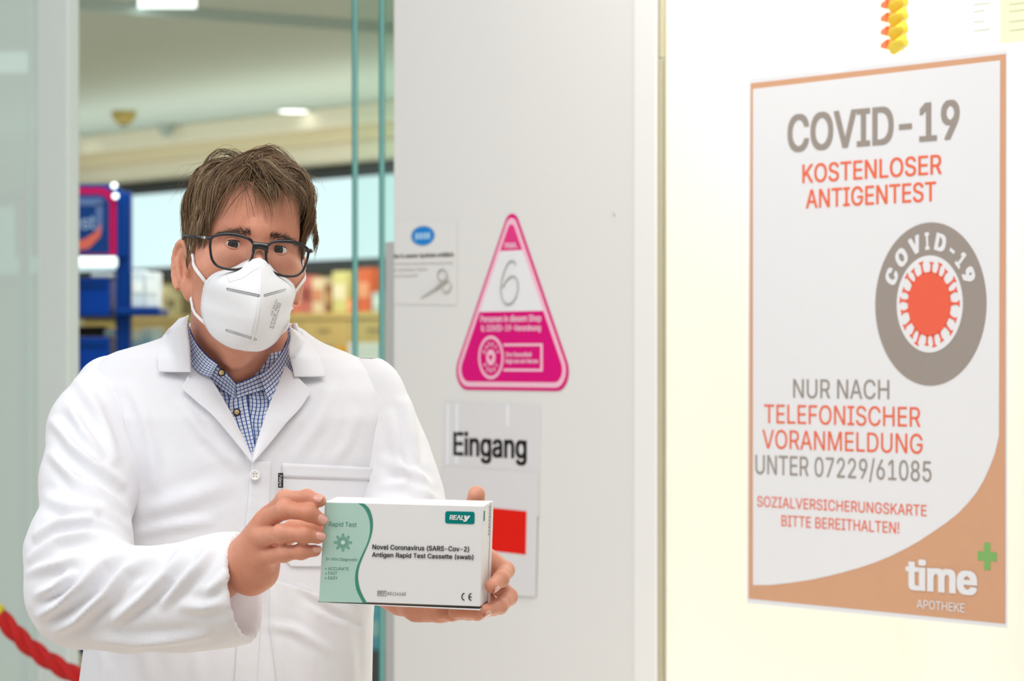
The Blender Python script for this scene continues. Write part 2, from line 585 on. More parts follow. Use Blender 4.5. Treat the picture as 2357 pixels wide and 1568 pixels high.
def panel_lamp(x0, x1, ya, yb, lab, z):
    a, b, c_, d = ceiling_pt(x0, yb, z), ceiling_pt(x1, yb, z), ceiling_pt(x1, ya, z), ceiling_pt(x0, ya, z)
    r = empty('panel_light', (a + c_) / 2, lab, 'ceiling light', 'flat panel lights in the shop ceiling')
    lo, hi = Vector((0, 0, -.018)), Vector((0, 0, -.004))
    MB().hexa([p + lo for p in (a, b, c_, d)] + [p + hi for p in (a, b, c_, d)]).build('diffuser', M['lamp2'], r)
    ce = (a + c_) / 2
    g = [ce + (p - ce) * 1.05 for p in (a, b, c_, d)]
    MB().hexa([p + Vector((0, 0, -.012)) for p in g] + [p + Vector((0, 0, -.001)) for p in g]).build('frame', M['greymetal'], r)


panel_lamp(318, 452, -30, 7, 'cool white panel light cut by the top edge of the picture', CZ + .04)
panel_lamp(-160, 66, 112, 158, 'pale yellow panel light seen through the filmed door glass', CZ)

# ---------------------------------------------------------------- illuminated sign on the back wall
LBX = BACK.off(.14)
zt = LBX.hit(600, 426)[1]
zb = LBX.hit(600, 606)[1]
s0, s1 = LBX.hit(-260, 500)[0], LBX.hit(1010, 500)[0]
r = empty('illuminated_sign', LBX.w((s0 + s1) / 2, zb), 'long glowing cyan white sign on the back wall behind the man', 'sign')
MB().pbox(BACK, s0 - .03, s1 + .03, zt, zt + .045, .001, .16).build('frame_top', M['dark'], r)
MB().pbox(BACK, s0 - .03, s1 + .03, zb - .06, zb, .001, .16).build('frame_bottom', M['dark'], r)
MB().pbox(BACK, s0, s1, zb, zt, .001, .14).build('light_panel', M['lightbox'], r)

# ---------------------------------------------------------------- back wall shelving with cartons
SH = BACK.off(.12)
sl, sr = SH.hit(280, 700)[0], SH.hit(1010, 700)[0]
zs1 = SH.hit(760, 722)[1]
r = empty('wall_shelf_unit', SH.w((sl + sr) / 2, 0), 'ochre wood wall shelving under the glowing sign', 'shelf')
MB().pbox(BACK, sl, sr, 0, zb - .061, .002, .012).build('back_panel', M['shelfdark'], r)
MB().pbox(BACK, sl, sr, zs1 - .03, zs1, .0125, .34).build('shelf_board', M['wood'], r, bevel=.003)
zd = SH.hit(760, 800)[1]
n = 7
for i in range(n):
    a, b = sl + (sr - sl) * i / n, sl + (sr - sl) * (i + 1) / n
    d = MB().pbox(BACK, a + .004, b - .004, zd, zs1 - .034, .0125, .33).build('drawer_front', M['wood'], r, bevel=.003)
    MB().pbox(BACK, (a + b) / 2 - .05, (a + b) / 2 + .05, (zd + zs1) / 2 - .005, (zd + zs1) / 2 + .003, .331, .338).build('drawer_pull', M['shelfdark'], d)
MB().pbox(BACK, sl, sr, zd - .034, zd - .004, .0125, .34).build('shelf_board', M['wood'], r, bevel=.003)
MB().pbox(BACK, sl, sr, .55, .58, .0125, .34).build('shelf_board', M['wood'], r, bevel=.003)
MB().pbox(BACK, sl, sr, .02, .12, .0125, .30).build('plinth', M['dark'], r)
for s in (sl, sr - .03):
    MB().pbox(BACK, s, s + .03, .12, zb - .062, .0125, .335).build('side_panel', M['wood'], r)


def carton(x0, x1, yt, yb, col, band, lab, zfloor=None, dk=.30, cat='carton', grp='cartons on the back wall shelves'):
    P = BACK.off(dk)
    s0, z1 = P.hit(x0, yt)
    s1, z0 = P.hit(x1, yb)
    if zfloor is not None:
        z1 += zfloor - z0
        z0 = zfloor
    r = empty('product_carton', P.w((s0 + s1) / 2, z0), lab, cat, grp)
    dp = min(.16, (s1 - s0) * .6)
    MB().pbox(P, s0, s1, z0 + .001, z1, -dp, 0).build('carton_body', mat('carton_print', srgb(*col), .5, noise=.08, nscale=14), r, bevel=.003)
    MB().pbox(P, s0 + .006, s1 - .006, z0 + (z1 - z0) * .32, z0 + (z1 - z0) * .68, .0005, .0025).build('label_band', mat('label_print', srgb(*band), .5, noise=.06), r)
    return r


for a in [(668, 692, 652, 720, (222, 130, 110), (240, 200, 190), 'salmon carton on the back shelf just right of the man\'s mask'),
          (694, 716, 634, 720, (206, 120, 110), (150, 80, 70), 'dull red carton on the back shelf beside a cream carton'),
          (718, 744, 640, 720, (232, 212, 176), (214, 150, 110), 'cream carton with tan band on the back shelf'),
          (747, 763, 655, 720, (150, 104, 70), (190, 150, 100), 'narrow brown carton on the back shelf'),
          (765, 797, 626, 720, (214, 210, 140), (236, 226, 190), 'pale lime carton on the back shelf left of the first glass edge'),
          (799, 815, 690, 720, (236, 140, 92), (240, 180, 140), 'small low orange carton behind the first green glass edge'),
          (823, 851, 622, 722, (224, 104, 60), (240, 160, 120), 'tall orange red carton seen between the two glass edges'),
          (856, 882, 678, 722, (186, 206, 204), (214, 226, 224), 'pale teal carton beside the second glass edge'),
          (366, 384, 650, 720, (226, 214, 170), (196, 176, 120), 'cream carton on the back shelf left of the man\'s ear'),
          (386, 402, 664, 720, (206, 196, 150), (120, 110, 80), 'beige carton with dark band touching the man\'s ear in view')]:
    carton(*a, zfloor=zs1)
for a in [(740, 756, 796, 850, (110, 120, 140), (70, 80, 110), 'slate blue carton on the lower shelf above the man\'s shoulder'),
          (758, 792, 800, 850, (226, 166, 40), (236, 200, 80), 'amber carton on the lower shelf above the man\'s shoulder'),
          (800, 884, 790, 900, (222, 230, 226), (232, 238, 236), 'large white carton on the lower shelf behind the glass edges'),
          (846, 876, 1395, 1500, (90, 170, 200), (150, 200, 210), 'light blue carton low beside the man\'s coat'),
          (877, 893, 1388, 1425, (150, 80, 90), (110, 70, 110), 'small maroon carton low beside the green glass edge')]:
    carton(*a, dk=.56)
# counter front that carries the lower cartons
P = BACK.off(.56)
z0 = P.hit(860, 1500)[1]
r = empty('low_counter', P.w(P.hit(860, 1500)[0], 0), 'low dark counter block seen low beside the man\'s coat', 'counter')
MB().pbox(P, P.hit(780, 1500)[0], P.hit(960, 1500)[0], .05, z0 - .001, -.2, .05).build('counter_body', M['dark'], r, bevel=.004)
MB().pbox(P, P.hit(780, 1500)[0], P.hit(960, 1500)[0], .0, .049, -.2, .02).build('plinth', M['greymetal'], r)

# ---------------------------------------------------------------- blue display stand
DS = Plane((0, 9.5), (1, 0))


def dsz(y): return DS.hit(200, y)[1]
def dss(x): return DS.hit(x, 800)[0]


r = empty('display_stand', DS.w(dss(170), 0), 'blue sales display stand with crimson edged header left of the man', 'display stand')
def dbox(x0, x1, y0, y1, k0, k1, name, m, par=r, bevel=.004):
    return MB().pbox(DS, dss(x0), dss(x1), dsz(y1) if y1 is not None else .031, dsz(y0), k0, k1).build(name, m, par, bevel=bevel)
dbox(264, 297, 440, None, -.09, -.031, 'post', M['blue'])
dbox(40, 60, 440, None, -.09, -.031, 'post', M['blue'])
dbox(152, 169, 592, None, -.02, .02, 'corner_post', M['rust'])
# header with rounded shoulders
def shoulder(x0, x1, y0, y1, rad, n=8):
    a, b, c, d = dss(x0), dss(x1), dsz(y1), dsz(y0)
    rd = rad * 9.5 / FPX
    pts = [(a, c), (b, c)]
    pts += [(b - rd + rd * math.cos(t * math.pi / 2 / n), d - rd + rd * math.sin(t * math.pi / 2 / n)) for t in range(n + 1)]
    pts += [(a + rd - rd * math.sin(t * math.pi / 2 / n), d - rd + rd * math.cos(t * math.pi / 2 / n)) for t in range(n + 1)]
    return pts
pol(DS, shoulder(34, 290, 424, 590, 42), -.03, 'header_board', M['blue'], r, .03)
pol(DS, shoulder(44, 268, 432, 588, 38), .0005, 'header_border', M['crimson'], r, .004)
hp = pol(DS, shoulder(58, 252, 448, 584, 26), .005, 'header_panel', M['navy'], r, .004)
lg = mat('logo_slate', srgb(70, 92, 140), .45, noise=.04)
pol(DS, shoulder(72, 238, 456, 474, 8), .0095, 'logo_frame', lg, hp, .001)
pol(DS, [(dss(222), dsz(470)), (dss(238), dsz(470)), (dss(237), dsz(530)), (dss(228), dsz(548)), (dss(214), dsz(556)), (dss(220), dsz(535))], .0095, 'logo_frame', lg, hp, .001)
pol(DS, [(dss(74), dsz(562)), (dss(150), dsz(560)), (dss(195), dsz(551)), (dss(222), dsz(534)), (dss(234), dsz(514)), (dss(232), dsz(545)), (dss(206), dsz(572)), (dss(160), dsz(580)), (dss(74), dsz(582))], .0098, 'logo_swoosh', mat('logo_rust', srgb(190, 84, 66), .45, noise=.04), hp, .001)
text_plane(DS, 'aplast', dss(112), dss(220), dsz(528), dsz(496), .0106, mat('logo_pale', srgb(120, 140, 176), .45, noise=.03), hp, bold=.02)
dbox(165, 268, 592, 614, -.2, .02, 'light_strip', M['ledstrip'])
for (y0, y1) in ((640, 728), (776, 876), (930, 1030), (1090, 1190), (1250, 1350), (1400, 1500)):
    sb = dbox(152, 266, y1 + 1, y1 + 6, -.30, .0, 'shelf', M['black'])
    b = dbox(172, 250, y0, y1, -.28, -.02, 'bin', M['blue2'])
    dbox(178, 244, y0 + 10, y0 + 24, -.0195, -.017, 'bin_rim', M['blue'], b)
dbox(266, 366, 709, 726, -.26, -.0, 'side_shelf', M['blue'])
MB().pbox(DS, dss(30), dss(310), .001, .03, -.38, .04).build('base', M['dark'], r, bevel=.004)
for x, y in ((264, 428), (267, 452)):  # shiny knobs, their glints put in as glow
    c = DS.w(dss(x), dsz(y), .012)
    MB().tube([c - Vector((0, -.012, 0)), c, c - Vector((0, .01, 0))], [.006, .009, .008], 16).build('glowing_knob', M['lamp2'], r)
# goods on the stand
for i, (x0, x1, y0, y1, col, lab) in enumerate([
        (300, 330, 622, 708, (206, 216, 226), 'white grey carton on the blue side shelf next to the post'),
        (331, 360, 626, 708, (222, 228, 230), 'white carton on the blue side shelf away from the post'),
        (206, 258, 628, 639, (214, 218, 226), 'flat white pack lying on the upper blue bin'),
        (190, 262, 736, 752, (206, 184, 116), 'flat ochre pack above the middle shelf gap'),
        (172, 232, 752, 775, (14, 14, 16), 'black pack in the stand above the lower blue bin'),
        (236, 262, 758, 775, (120, 140, 150), 'grey pack in the stand beside the black pack')]):
    e = empty('stand_carton', DS.w(dss((x0 + x1) / 2), dsz(y1), -.1), lab, 'carton', 'packs on the blue display stand')
    mm = mat('pack_print', srgb(*col), .5, noise=.06, nscale=20)
    dbox(x0, x1, y0, y1 - .4, -.16, -.03, 'pack_body', mm, e, .003)
    dbox(x0 + 4, x1 - 4, y0 + (y1 - y0) * .3, y0 + (y1 - y0) * .6, -.0295, -.0275, 'pack_label', M['white'] if i < 3 else mm, e, 0)
for i, (x0, x1, y0, y1, col, lab) in enumerate([(302, 322, 762, 800, (196, 206, 196), 'pale green pack on the floor rack behind the man\'s shoulder'),
                                               (324, 350, 756, 800, (170, 190, 196), 'pale blue pack behind the man\'s shoulder seam')]):
    carton(x0, x1, y0, y1 + 30, col, (120, 170, 200), lab, dk=.56)

# ---------------------------------------------------------------- rope barrier in front of the left door leaf
RY = 6.5
rp = [W(x, y, RY) for x, y in [(-64, 1372), (-30, 1396), (4, 1424), (30, 1452), (60, 1482), (100, 1513), (140, 1537), (180, 1558), (240, 1584), (310, 1600), (380, 1602), (450, 1588), (520, 1556), (580, 1510), (625, 1455), (655, 1400)]]


def resample(pts, n):
    pts = [Vector(p) for p in pts]
    d = [0]
    for a, b in zip(pts, pts[1:]):
        d.append(d[-1] + (b - a).length)
    out = []
    j = 0
    for i in range(n):
        t = d[-1] * i / (n - 1)
        while j < len(d) - 2 and d[j + 1] < t:
            j += 1
        f = (t - d[j]) / max(1e-9, d[j + 1] - d[j])
        out.append(pts[j].lerp(pts[j + 1], f))
    return out


r = empty('barrier_rope', rp[3], 'twisted red barrier rope with yellow end in front of the filmed door glass', 'rope')
red = mat('red_rope_fibre', srgb(190, 8, 10), .75, noise=.25, nscale=60, sheen=.1)
path = resample(rp, 260)
L = sum((b - a).length for a, b in zip(path, path[1:]))
for k in range(3):
    pts = []
    for i, p in enumerate(path):
        t = (path[min(i + 1, 259)] - path[max(i - 1, 0)]).normalized()
        u = t.cross(Vector((0, 1, 0))).normalized()
        w = t.cross(u)
        a = 2 * math.pi * (i / 259 * L / .13 + k / 3)
        pts.append(p + (u * math.cos(a) + w * math.sin(a)) * .009)
    st = [(i, q) for i, q in enumerate(pts) if 22 <= i <= 250]
    MB().tube([q for _, q in st], .0105, 8).build('strand', red, r, smooth=True)
yel = mat('yellow_rope_end', srgb(216, 196, 50), .6, noise=.1, nscale=60)
MB().tube(path[0:24], [.021] * 20 + [.022, .022, .021, .019], 12).build('end_sleeve', yel, r, smooth=True)
MB().tube(path[249:], .02, 12).build('end_sleeve', yel, r, smooth=True)
for p, lab in ((path[0], 'steel barrier post carrying the yellow end of the red rope'), (path[-1], 'steel barrier post behind the man carrying the far rope end')):
    e = empty('barrier_post', (p.x, p.y, 0), lab, 'post', 'barrier posts')
    q = Vector((p.x + (-.05 if p is path[0] else .055), p.y, 0))
    MB().tube([q + Vector((0, 0, .001)), q + Vector((0, 0, .02)), q + Vector((0, 0, .03))], [.15, .15, .03], 32).build('base', M['chrome'], e)
    MB().tube([q + Vector((0, 0, .03)), q + Vector((0, 0, p.z + .06))], .02, 16).build('pole', M['chrome'], e)
    MB().tube([q + Vector((0, 0, p.z + .06)), q + Vector((0, 0, p.z + .08)), q + Vector((0, 0, p.z + .1))], [.03, .035, .012], 16).build('cap', M['chrome'], e)

# ---------------------------------------------------------------- the COVID poster on the window
c = [FAC.hit(*p) for p in ((1720, 1388), (2319, 1446), (2320, 114), (1724, 181))]
po = empty('poster', FAC.w((c[0][0] + c[1][0]) / 2, c[0][1]), 'large tan bordered antigen test poster taped on the lit shop window', 'poster')
pp = [c[0], c[1], c[2]]
# small ripple along the top edge
top = []
for i in range(25):
    t = i / 24
    top.append((c[2][0] + (c[3][0] - c[2][0]) * t, c[2][1] + (c[3][1] - c[2][1]) * t - (.004 if i in (15, 16) else 0)))
pol(FAC, [c[0], c[1]] + top, 0.0, 'paper_sheet', M['paper'], po, .0006)
h = lambda *ps: [FAC.hit(*p) for p in ps]
pol(FAC, h((1724, 1378), (2315, 1436), (2316, 124), (1729, 192)), .0008, 'tan_frame', M['tan'], po, .0004)
cv = h((1735, 1347), (1773, 1347), (1820, 1342), (1867, 1335), (1905, 1327), (1941, 1318), (1980, 1307), (2016, 1295), (2050, 1281), (2085, 1264),
       (2117, 1246), (2147, 1226), (2178, 1205), (2206, 1183), (2230, 1158), (2250, 1133), (2265, 1108), (2278, 1080), (2291, 1047), (2301, 1005))
pol(FAC, cv + h((2304, 139), (1735, 205)), .0014, 'white_field', M['white_print'], po, .0003)
KT = .0020
for (t, x0, x1, yb, yt, mm, bold) in [
        ('COVID-19', 1815, 2211, 351, 266, 'grey_print', .022), ('KOSTENLOSER', 1849, 2170, 422, 379, 'orange_print', .012),
        ('ANTIGENTEST', 1857, 2157, 480, 437, 'orange_print', .012), ('NUR NACH', 1828, 2049, 916, 873, 'grey_print', .004),
        ('TELEFONISCHER', 1761, 2121, 974, 931, 'orange_print', .004), ('VORANMELDUNG', 1757, 2126, 1032, 989, 'orange_print', .004),
        ('UNTER 07229/61085', 1741, 2146, 1091, 1047, 'grey_print', .004), ('SOZIALVERSICHERUNGSKARTE', 1745, 2135, 1166, 1142, 'orange_print', .004),
        ('BITTE BEREITHALTEN!', 1801, 2072, 1211, 1186, 'orange_print', .004), ('APOTHEKE', 2113, 2223, 1400, 1380, 'white_print', .004),
        ('time', 2087, 2252, 1357, 1287, 'white_print', .035)]:
    text_px(FAC, t, x0, x1, yb, yt, KT, M[mm], po, bold=bold)
# green cross
cs, cz = FAC.hit(2274, 1281)
hw = (FAC.hit(2296, 1281)[0] - FAC.hit(2252, 1281)[0]) / 2
a = hw * .34
pol(FAC, [(cs - a, cz - hw), (cs + a, cz - hw), (cs + a, cz - a), (cs + hw, cz - a), (cs + hw, cz + a), (cs + a, cz + a), (cs + a, cz + hw), (cs - a, cz + hw), (cs - a, cz + a), (cs - hw, cz + a), (cs - hw, cz - a), (cs - a, cz - a)], .0013, 'green_cross', M['green_print'], po, .0004)
# ring badge
sa, sb = FAC.hit(2017, 700)[0], FAC.hit(2273, 700)[0]
za, zb_ = FAC.hit(2145, 888)[1], FAC.hit(2145, 512)[1]
rs, rz = (sb - sa) / 2, (zb_ - za) / 2
RC = ((sa + sb) / 2, (za + zb_) / 2)
RR = (rs + rz) / 2
badge = pol(FAC, ring_pts(*RC, rs, rz), .0020, 'badge_ring', M['grey_print'], po, .0003)
pol(FAC, ring_pts(*RC, rs * .595, rz * .595), .0026, 'badge_field', M['white_print'], badge, .0003)
pol(FAC, ring_pts(RC[0], RC[1], rs * .388, rz * .394), .0032, 'virus', M['virus'], badge, .0003)
rnd = random.Random(4)
ang = 0
i = 0
while ang < 350:
    big = [1.0, .8, 1.12, .7, .95, .75][i % 6]
    a = math.radians(ang)
    r0, r1 = RR * .38, RR * (.44 + .09 * big)
    wd = RR * .016
    hd = RR * (.03 + .012 * big)
    ca, sa_ = math.cos(a), math.sin(a)
    P_ = lambda r, t: (RC[0] + r * ca - t * sa_, RC[1] + r * sa_ + t * ca)
    pol(FAC, [P_(r0, -wd * 1.8), P_(r0 + (r1 - r0) * .4, -wd), P_(r1 - hd * .5, -wd), P_(r1 - hd * .1, -hd), P_(r1 + hd * .35, -hd * .8), P_(r1 + hd * .15, 0),
              P_(r1 + hd * .35, hd * .8), P_(r1 - hd * .1, hd), P_(r1 - hd * .5, wd), P_(r0 + (r1 - r0) * .4, wd), P_(r0, wd * 1.8)], .0033, 'virus_spike', M['virus'], badge, .0002)
    ang += [19, 14, 20, 15, 17, 21][i % 6]
    i += 1
# lettering round the ring
for ch, deg, w_ in (('C', 153, .125), ('O', 131, .135), ('V', 109.5, .135), ('I', 93, .05), ('D', 75, .125), ('-', 57.5, .06), ('1', 43, .07), ('9', 26, .115)):
    a = math.radians(deg)
    ca, sa_ = math.cos(a), math.sin(a)
    hgt = RR * .215
    wid = w_ * RR * 1.55

    def fn(u, v, ca=ca, sa_=sa_, wid=wid, hgt=hgt):
        t = (u - .5) * wid
        r_ = RR * .665 + v * hgt
        return FAC.w(RC[0] + (r_ * ca + t * sa_) * rs / RR, RC[1] + (r_ * sa_ - t * ca) * rz / RR, .0026)
    text_fn(ch, fn, M['white_print'], badge, bold=.055)

# ---------------------------------------------------------------- triangle sticker


def rounded(poly, rads, n=7):
    out = []
    m_ = len(poly)
    for i in range(m_):
        p0, p, p1 = Vector(poly[i - 1]), Vector(poly[i]), Vector(poly[(i + 1) % m_])
        u, v = (p0 - p).normalized(), (p1 - p).normalized()
        half = math.acos(max(-1, min(1, u.dot(v)))) / 2
        R_ = rads[i]
        d = R_ / math.tan(half)
        cc = p + (u + v).normalized() * (R_ / math.sin(half))
        a, b = p + u * d - cc, p + v * d - cc
        tot = math.atan2(a.x * b.y - a.y * b.x, a.dot(b))
        for k in range(n + 1):
            t = tot * k / n
            out.append((cc.x + a.x * math.cos(t) - a.y * math.sin(t), cc.y + a.x * math.sin(t) + a.y * math.cos(t)))
    return out


def inset(poly, d):
    m_ = len(poly)
    out = []
    for i in range(m_):
        p0, p, p1 = Vector(poly[i - 1]), Vector(poly[i]), Vector(poly[(i + 1) % m_])
        u, v = (p0 - p).normalized(), (p1 - p).normalized()
        half = math.acos(max(-1, min(1, u.dot(v)))) / 2
        out.append(tuple(p + (u + v).normalized() * (d / math.sin(half))))
    return out


tri = h((1178.5, 464), (1032, 897), (1329, 901))
ts = empty('triangle_sticker', FAC.w(tri[1][0], tri[1][1]), 'magenta warning triangle sticker with a hand drawn six on the white panel', 'sticker')
pol(FAC, rounded(tri, (.022, .034, .034)), 0, 'backing', M['magenta'], ts, .0005)
pol(FAC, rounded(inset(tri, .0058), (.018, .030, .030)), .0007, 'pink_line', M['pink'], ts, .0003)
inn = inset(tri, .0150)
inn_r = rounded(inn, (.011, .022, .022))
zA, zB = FAC.hit(1178, 577)[1], FAC.hit(1178, 717)[1]
sid = lambda z, i: inn[0][0] + (inn[i][0] - inn[0][0]) * (inn[0][1] - z) / (inn[0][1] - inn[i][1])
lower = [p for p in inn_r if p[1] < zB]
upper = [p for p in inn_r if p[1] > zA]
pol(FAC, [(sid(zB, 1), zB)] + lower + [(sid(zB, 2), zB)], .0012, 'lower_field', M['magenta'], ts, .0003)
# upper cap: right side first, over the apex, down the left
up = sorted([p for p in upper if p[0] >= inn[0][0]], key=lambda p: p[1]) + sorted([p for p in upper if p[0] < inn[0][0]], key=lambda p: -p[1])
pol(FAC, [(sid(zA, 2), zA)] + up + [(sid(zA, 1), zA)], .0012, 'upper_field', M['magenta2'], ts, .0003)
pol(FAC, [(sid(zB, 1), zB), (sid(zB, 2), zB), (sid(zA, 2), zA), (sid(zA, 1), zA)], .0012, 'white_field', M['white_print'], ts, .0003)
KS = .0018
text_px(FAC, 'max.', 1164, 1193, 571.5, 556, KS, M['pink'], ts, bold=.03)
text_px(FAC, 'Personen in diesem Shop', 1108, 1248, 742, 727, KS, M['pink'], ts, bold=.03)
text_px(FAC, 'lt. COVID-19-Verordnung', 1110, 1247, 763, 749, KS, M['pink'], ts, bold=.03)
six = [(1045, 482), (1028, 458), (1005, 455), (978, 482), (952, 540), (932, 610), (924, 690), (934, 755), (958, 796), (988, 806), (1020, 790), (1048, 745), (1064, 685), (1063, 625), (1046, 588), (1020, 578), (990, 592), (962, 625), (944, 668)]
pts = [FAC.w(*FAC.hit(890 + x / 3.484, 470 + y / 3.484), .0019) for x, y in six]
MB().tube(resample(pts, 60), .0021, 6).build('marker_six', M['marker'], ts, smooth=True)
sC, zC = FAC.hit(1132, 823)
rB = FAC.hit(1132, 773)[1] - zC
annulus(FAC, sC, zC, rB * .86, rB, KS, 'seal_ring', M['pink'], ts)
seal = annulus(FAC, sC, zC, 0.001, rB * .36, KS, 'seal_heart_disc', M['pink'], ts)
hr = rB * .16
hp_ = [(sC + hr * 16 / 16 * math.sin(t) ** 3, zC + hr / 16 * (13 * math.cos(t) - 5 * math.cos(2 * t) - 2 * math.cos(3 * t) - math.cos(4 * t))) for t in [2 * math.pi * i / 28 for i in range(28)]]
pol(FAC, hp_, KS + .0007, 'heart', M['magenta'], ts, .0003)
for word, a0, step, up_ in (('SAFETY', 155, -26, 1), ('FIRST', 218, 26, -1)):
    for i, ch in enumerate(word):
        a = math.radians(a0 + step * i)
        ca, sa_ = math.cos(a), math.sin(a)

        def fn(u, v, ca=ca, sa_=sa_, up_=up_):
            t = (u - .5) * rB * .17 * up_
            r_ = rB * (.60 + .2 * (v - .5) * up_)
            return FAC.w(sC + r_ * ca + t * sa_, zC + r_ * sa_ - t * ca, KS)
        text_fn(ch, fn, M['pink'], ts, bold=.04)
b0, b1 = FAC.hit(1161, 823)[0], FAC.hit(1251, 823)[0]
y0, y1 = FAC.hit(1200, 855)[1], FAC.hit(1200, 791)[1]
th = .0045
MB().pbox(FAC, b0, b1, y0, y0 + th, KS - .0002, KS + .0003).build('slogan_frame', M['pink'], ts)
MB().pbox(FAC, b0, b1, y1 - th, y1, KS - .0002, KS + .0003).build('slogan_frame', M['pink'], ts)
MB().pbox(FAC, b1 - th * 1.4, b1, y0 + th, y1 - th, KS - .0002, KS + .0003).build('slogan_frame', M['pink'], ts)
text_px(FAC, 'Ihre Gesundheit', 1166, 1226, 821, 811, KS, M['pink'], ts, bold=.03)
text_px(FAC, 'liegt uns am Herzen', 1166, 1241, 836, 826, KS, M['pink'], ts, bold=.03)

# ---------------------------------------------------------------- small pharmacy notice beside it
nt_ = empty('pharmacy_notice', FAC.w(*FAC.hit(975, 690)), 'faint printed notice with blue oval and scissors on the white panel', 'notice')
nq = h((908, 700), (1052, 702), (1052, 508), (908, 506))
pol(FAC, nq, 0, 'film_sheet', mat('clear_film_sheet', srgb(232, 231, 228), .45, noise=.012), nt_, .0003)
so, zo = FAC.hit(974, 543)
rso = (FAC.hit(998, 543)[0] - FAC.hit(950, 543)[0]) / 2
ov = pol(FAC, ring_pts(so, zo, rso, rso * .47), .0006, 'blue_oval', M['oval'], nt_, .0003)
annulus(FAC, so, zo, rso * 1.06, rso * 1.13, .0006, 'oval_ring', M['oval'], ov, ky=.47)
for i, dx in enumerate((-.55, -.18, .2, .55)):
    MB().pbox(FAC, so + (dx - .13) * rso, so + (dx + .13) * rso, zo - .18 * rso, zo + .16 * rso, .0010, .0013).build('logo_stroke', M['pink'] if i > 8 else mat('pale_blue_print', srgb(170, 210, 240), .5, noise=.05), ov)
text_px(FAC, 'Nur in unserer Apotheke erhältlich', 907, 1045, 595, 585, .0006, mat('notice_grey', srgb(120, 116, 110), .6, noise=.05), nt_, yr=591, bold=.03)
text_px(FAC, 'Hochwertige und professionelle Instrumente', 907, 1043, 611, 604, .0006, M['faint'], nt_, yr=609)
text_px(FAC, 'für die Maniküre, Pediküre', 907, 985, 626, 618, .0006, M['faint'], nt_, yr=624)
text_px(FAC, 'und Kosmetik', 907, 962, 640, 632, .0006, M['faint'], nt_, yr=638)
zz = lambda x, y: FAC.w(*FAC.hit(890 + x / 3.484, 470 + y / 3.484), .0012)
sc = mat('scissor_grey_print', srgb(188, 188, 184), .5, noise=.08)
el = lambda cx_, cy_, a, b: [zz(cx_ + a * math.cos(t), cy_ + b * math.sin(t)) for t in [2 * math.pi * i / 24 for i in range(25)]]
MB().tube(el(452, 572, 38, 46), .0018, 6).build('scissors_ring', M['faint'], nt_)
MB().tube(el(486, 656, 38, 50), .0024, 6).build('scissors_ring', sc, nt_)
MB().tube([zz(462, 618), zz(400, 680), zz(275, 756)], [.003, .004, .0008], 6).build('scissors_blade', sc, nt_)
MB().tube([zz(500, 605), zz(420, 668), zz(300, 745)], [.003, .004, .0008], 6).build('scissors_blade', M['faint'], nt_)

# ---------------------------------------------------------------- Eingang sheet and the red square sheet
sleeve = M['sheet']
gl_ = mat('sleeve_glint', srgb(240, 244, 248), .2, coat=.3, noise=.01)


def sheet(name, q, k, lab):
    r = empty(name, FAC.w(*FAC.hit(*q[0])), lab, 'sign')
    pol(FAC, h(*q), k, 'paper_sheet', sleeve, r, .0012)
    return r


e1 = sheet('entrance_sign', [(1022, 1180), (1242, 1190), (1245, 936), (1025, 924)], 0, 'white sheet reading Eingang in a clear sleeve on the white panel')
text_px(FAC, 'Eingang', 1045, 1214, 1048.5, 994, .0014, M['black_print'], e1, yr=1057, bold=.026)
for x in (1028, 1049, 1166):  # light streaks on the clear sleeve, drawn as pale strips
    pol(FAC, h((x, 1070 if x < 1100 else 982), (x + 6, 1070 if x < 1100 else 982), (x + 7, 929), (x + 1, 929)), .0013, 'glint_streak', gl_, e1, .0003)
e2 = sheet('red_square_sign', [(1012, 1362), (1235, 1374), (1241, 1089), (1020, 1075)], .0022, 'white sheet with a red square hanging below the Eingang sheet')
pol(FAC, h((1088, 1263), (1214, 1277), (1216, 1177), (1092, 1165)), .0036, 'red_square', M['red_print'], e2, .0003)

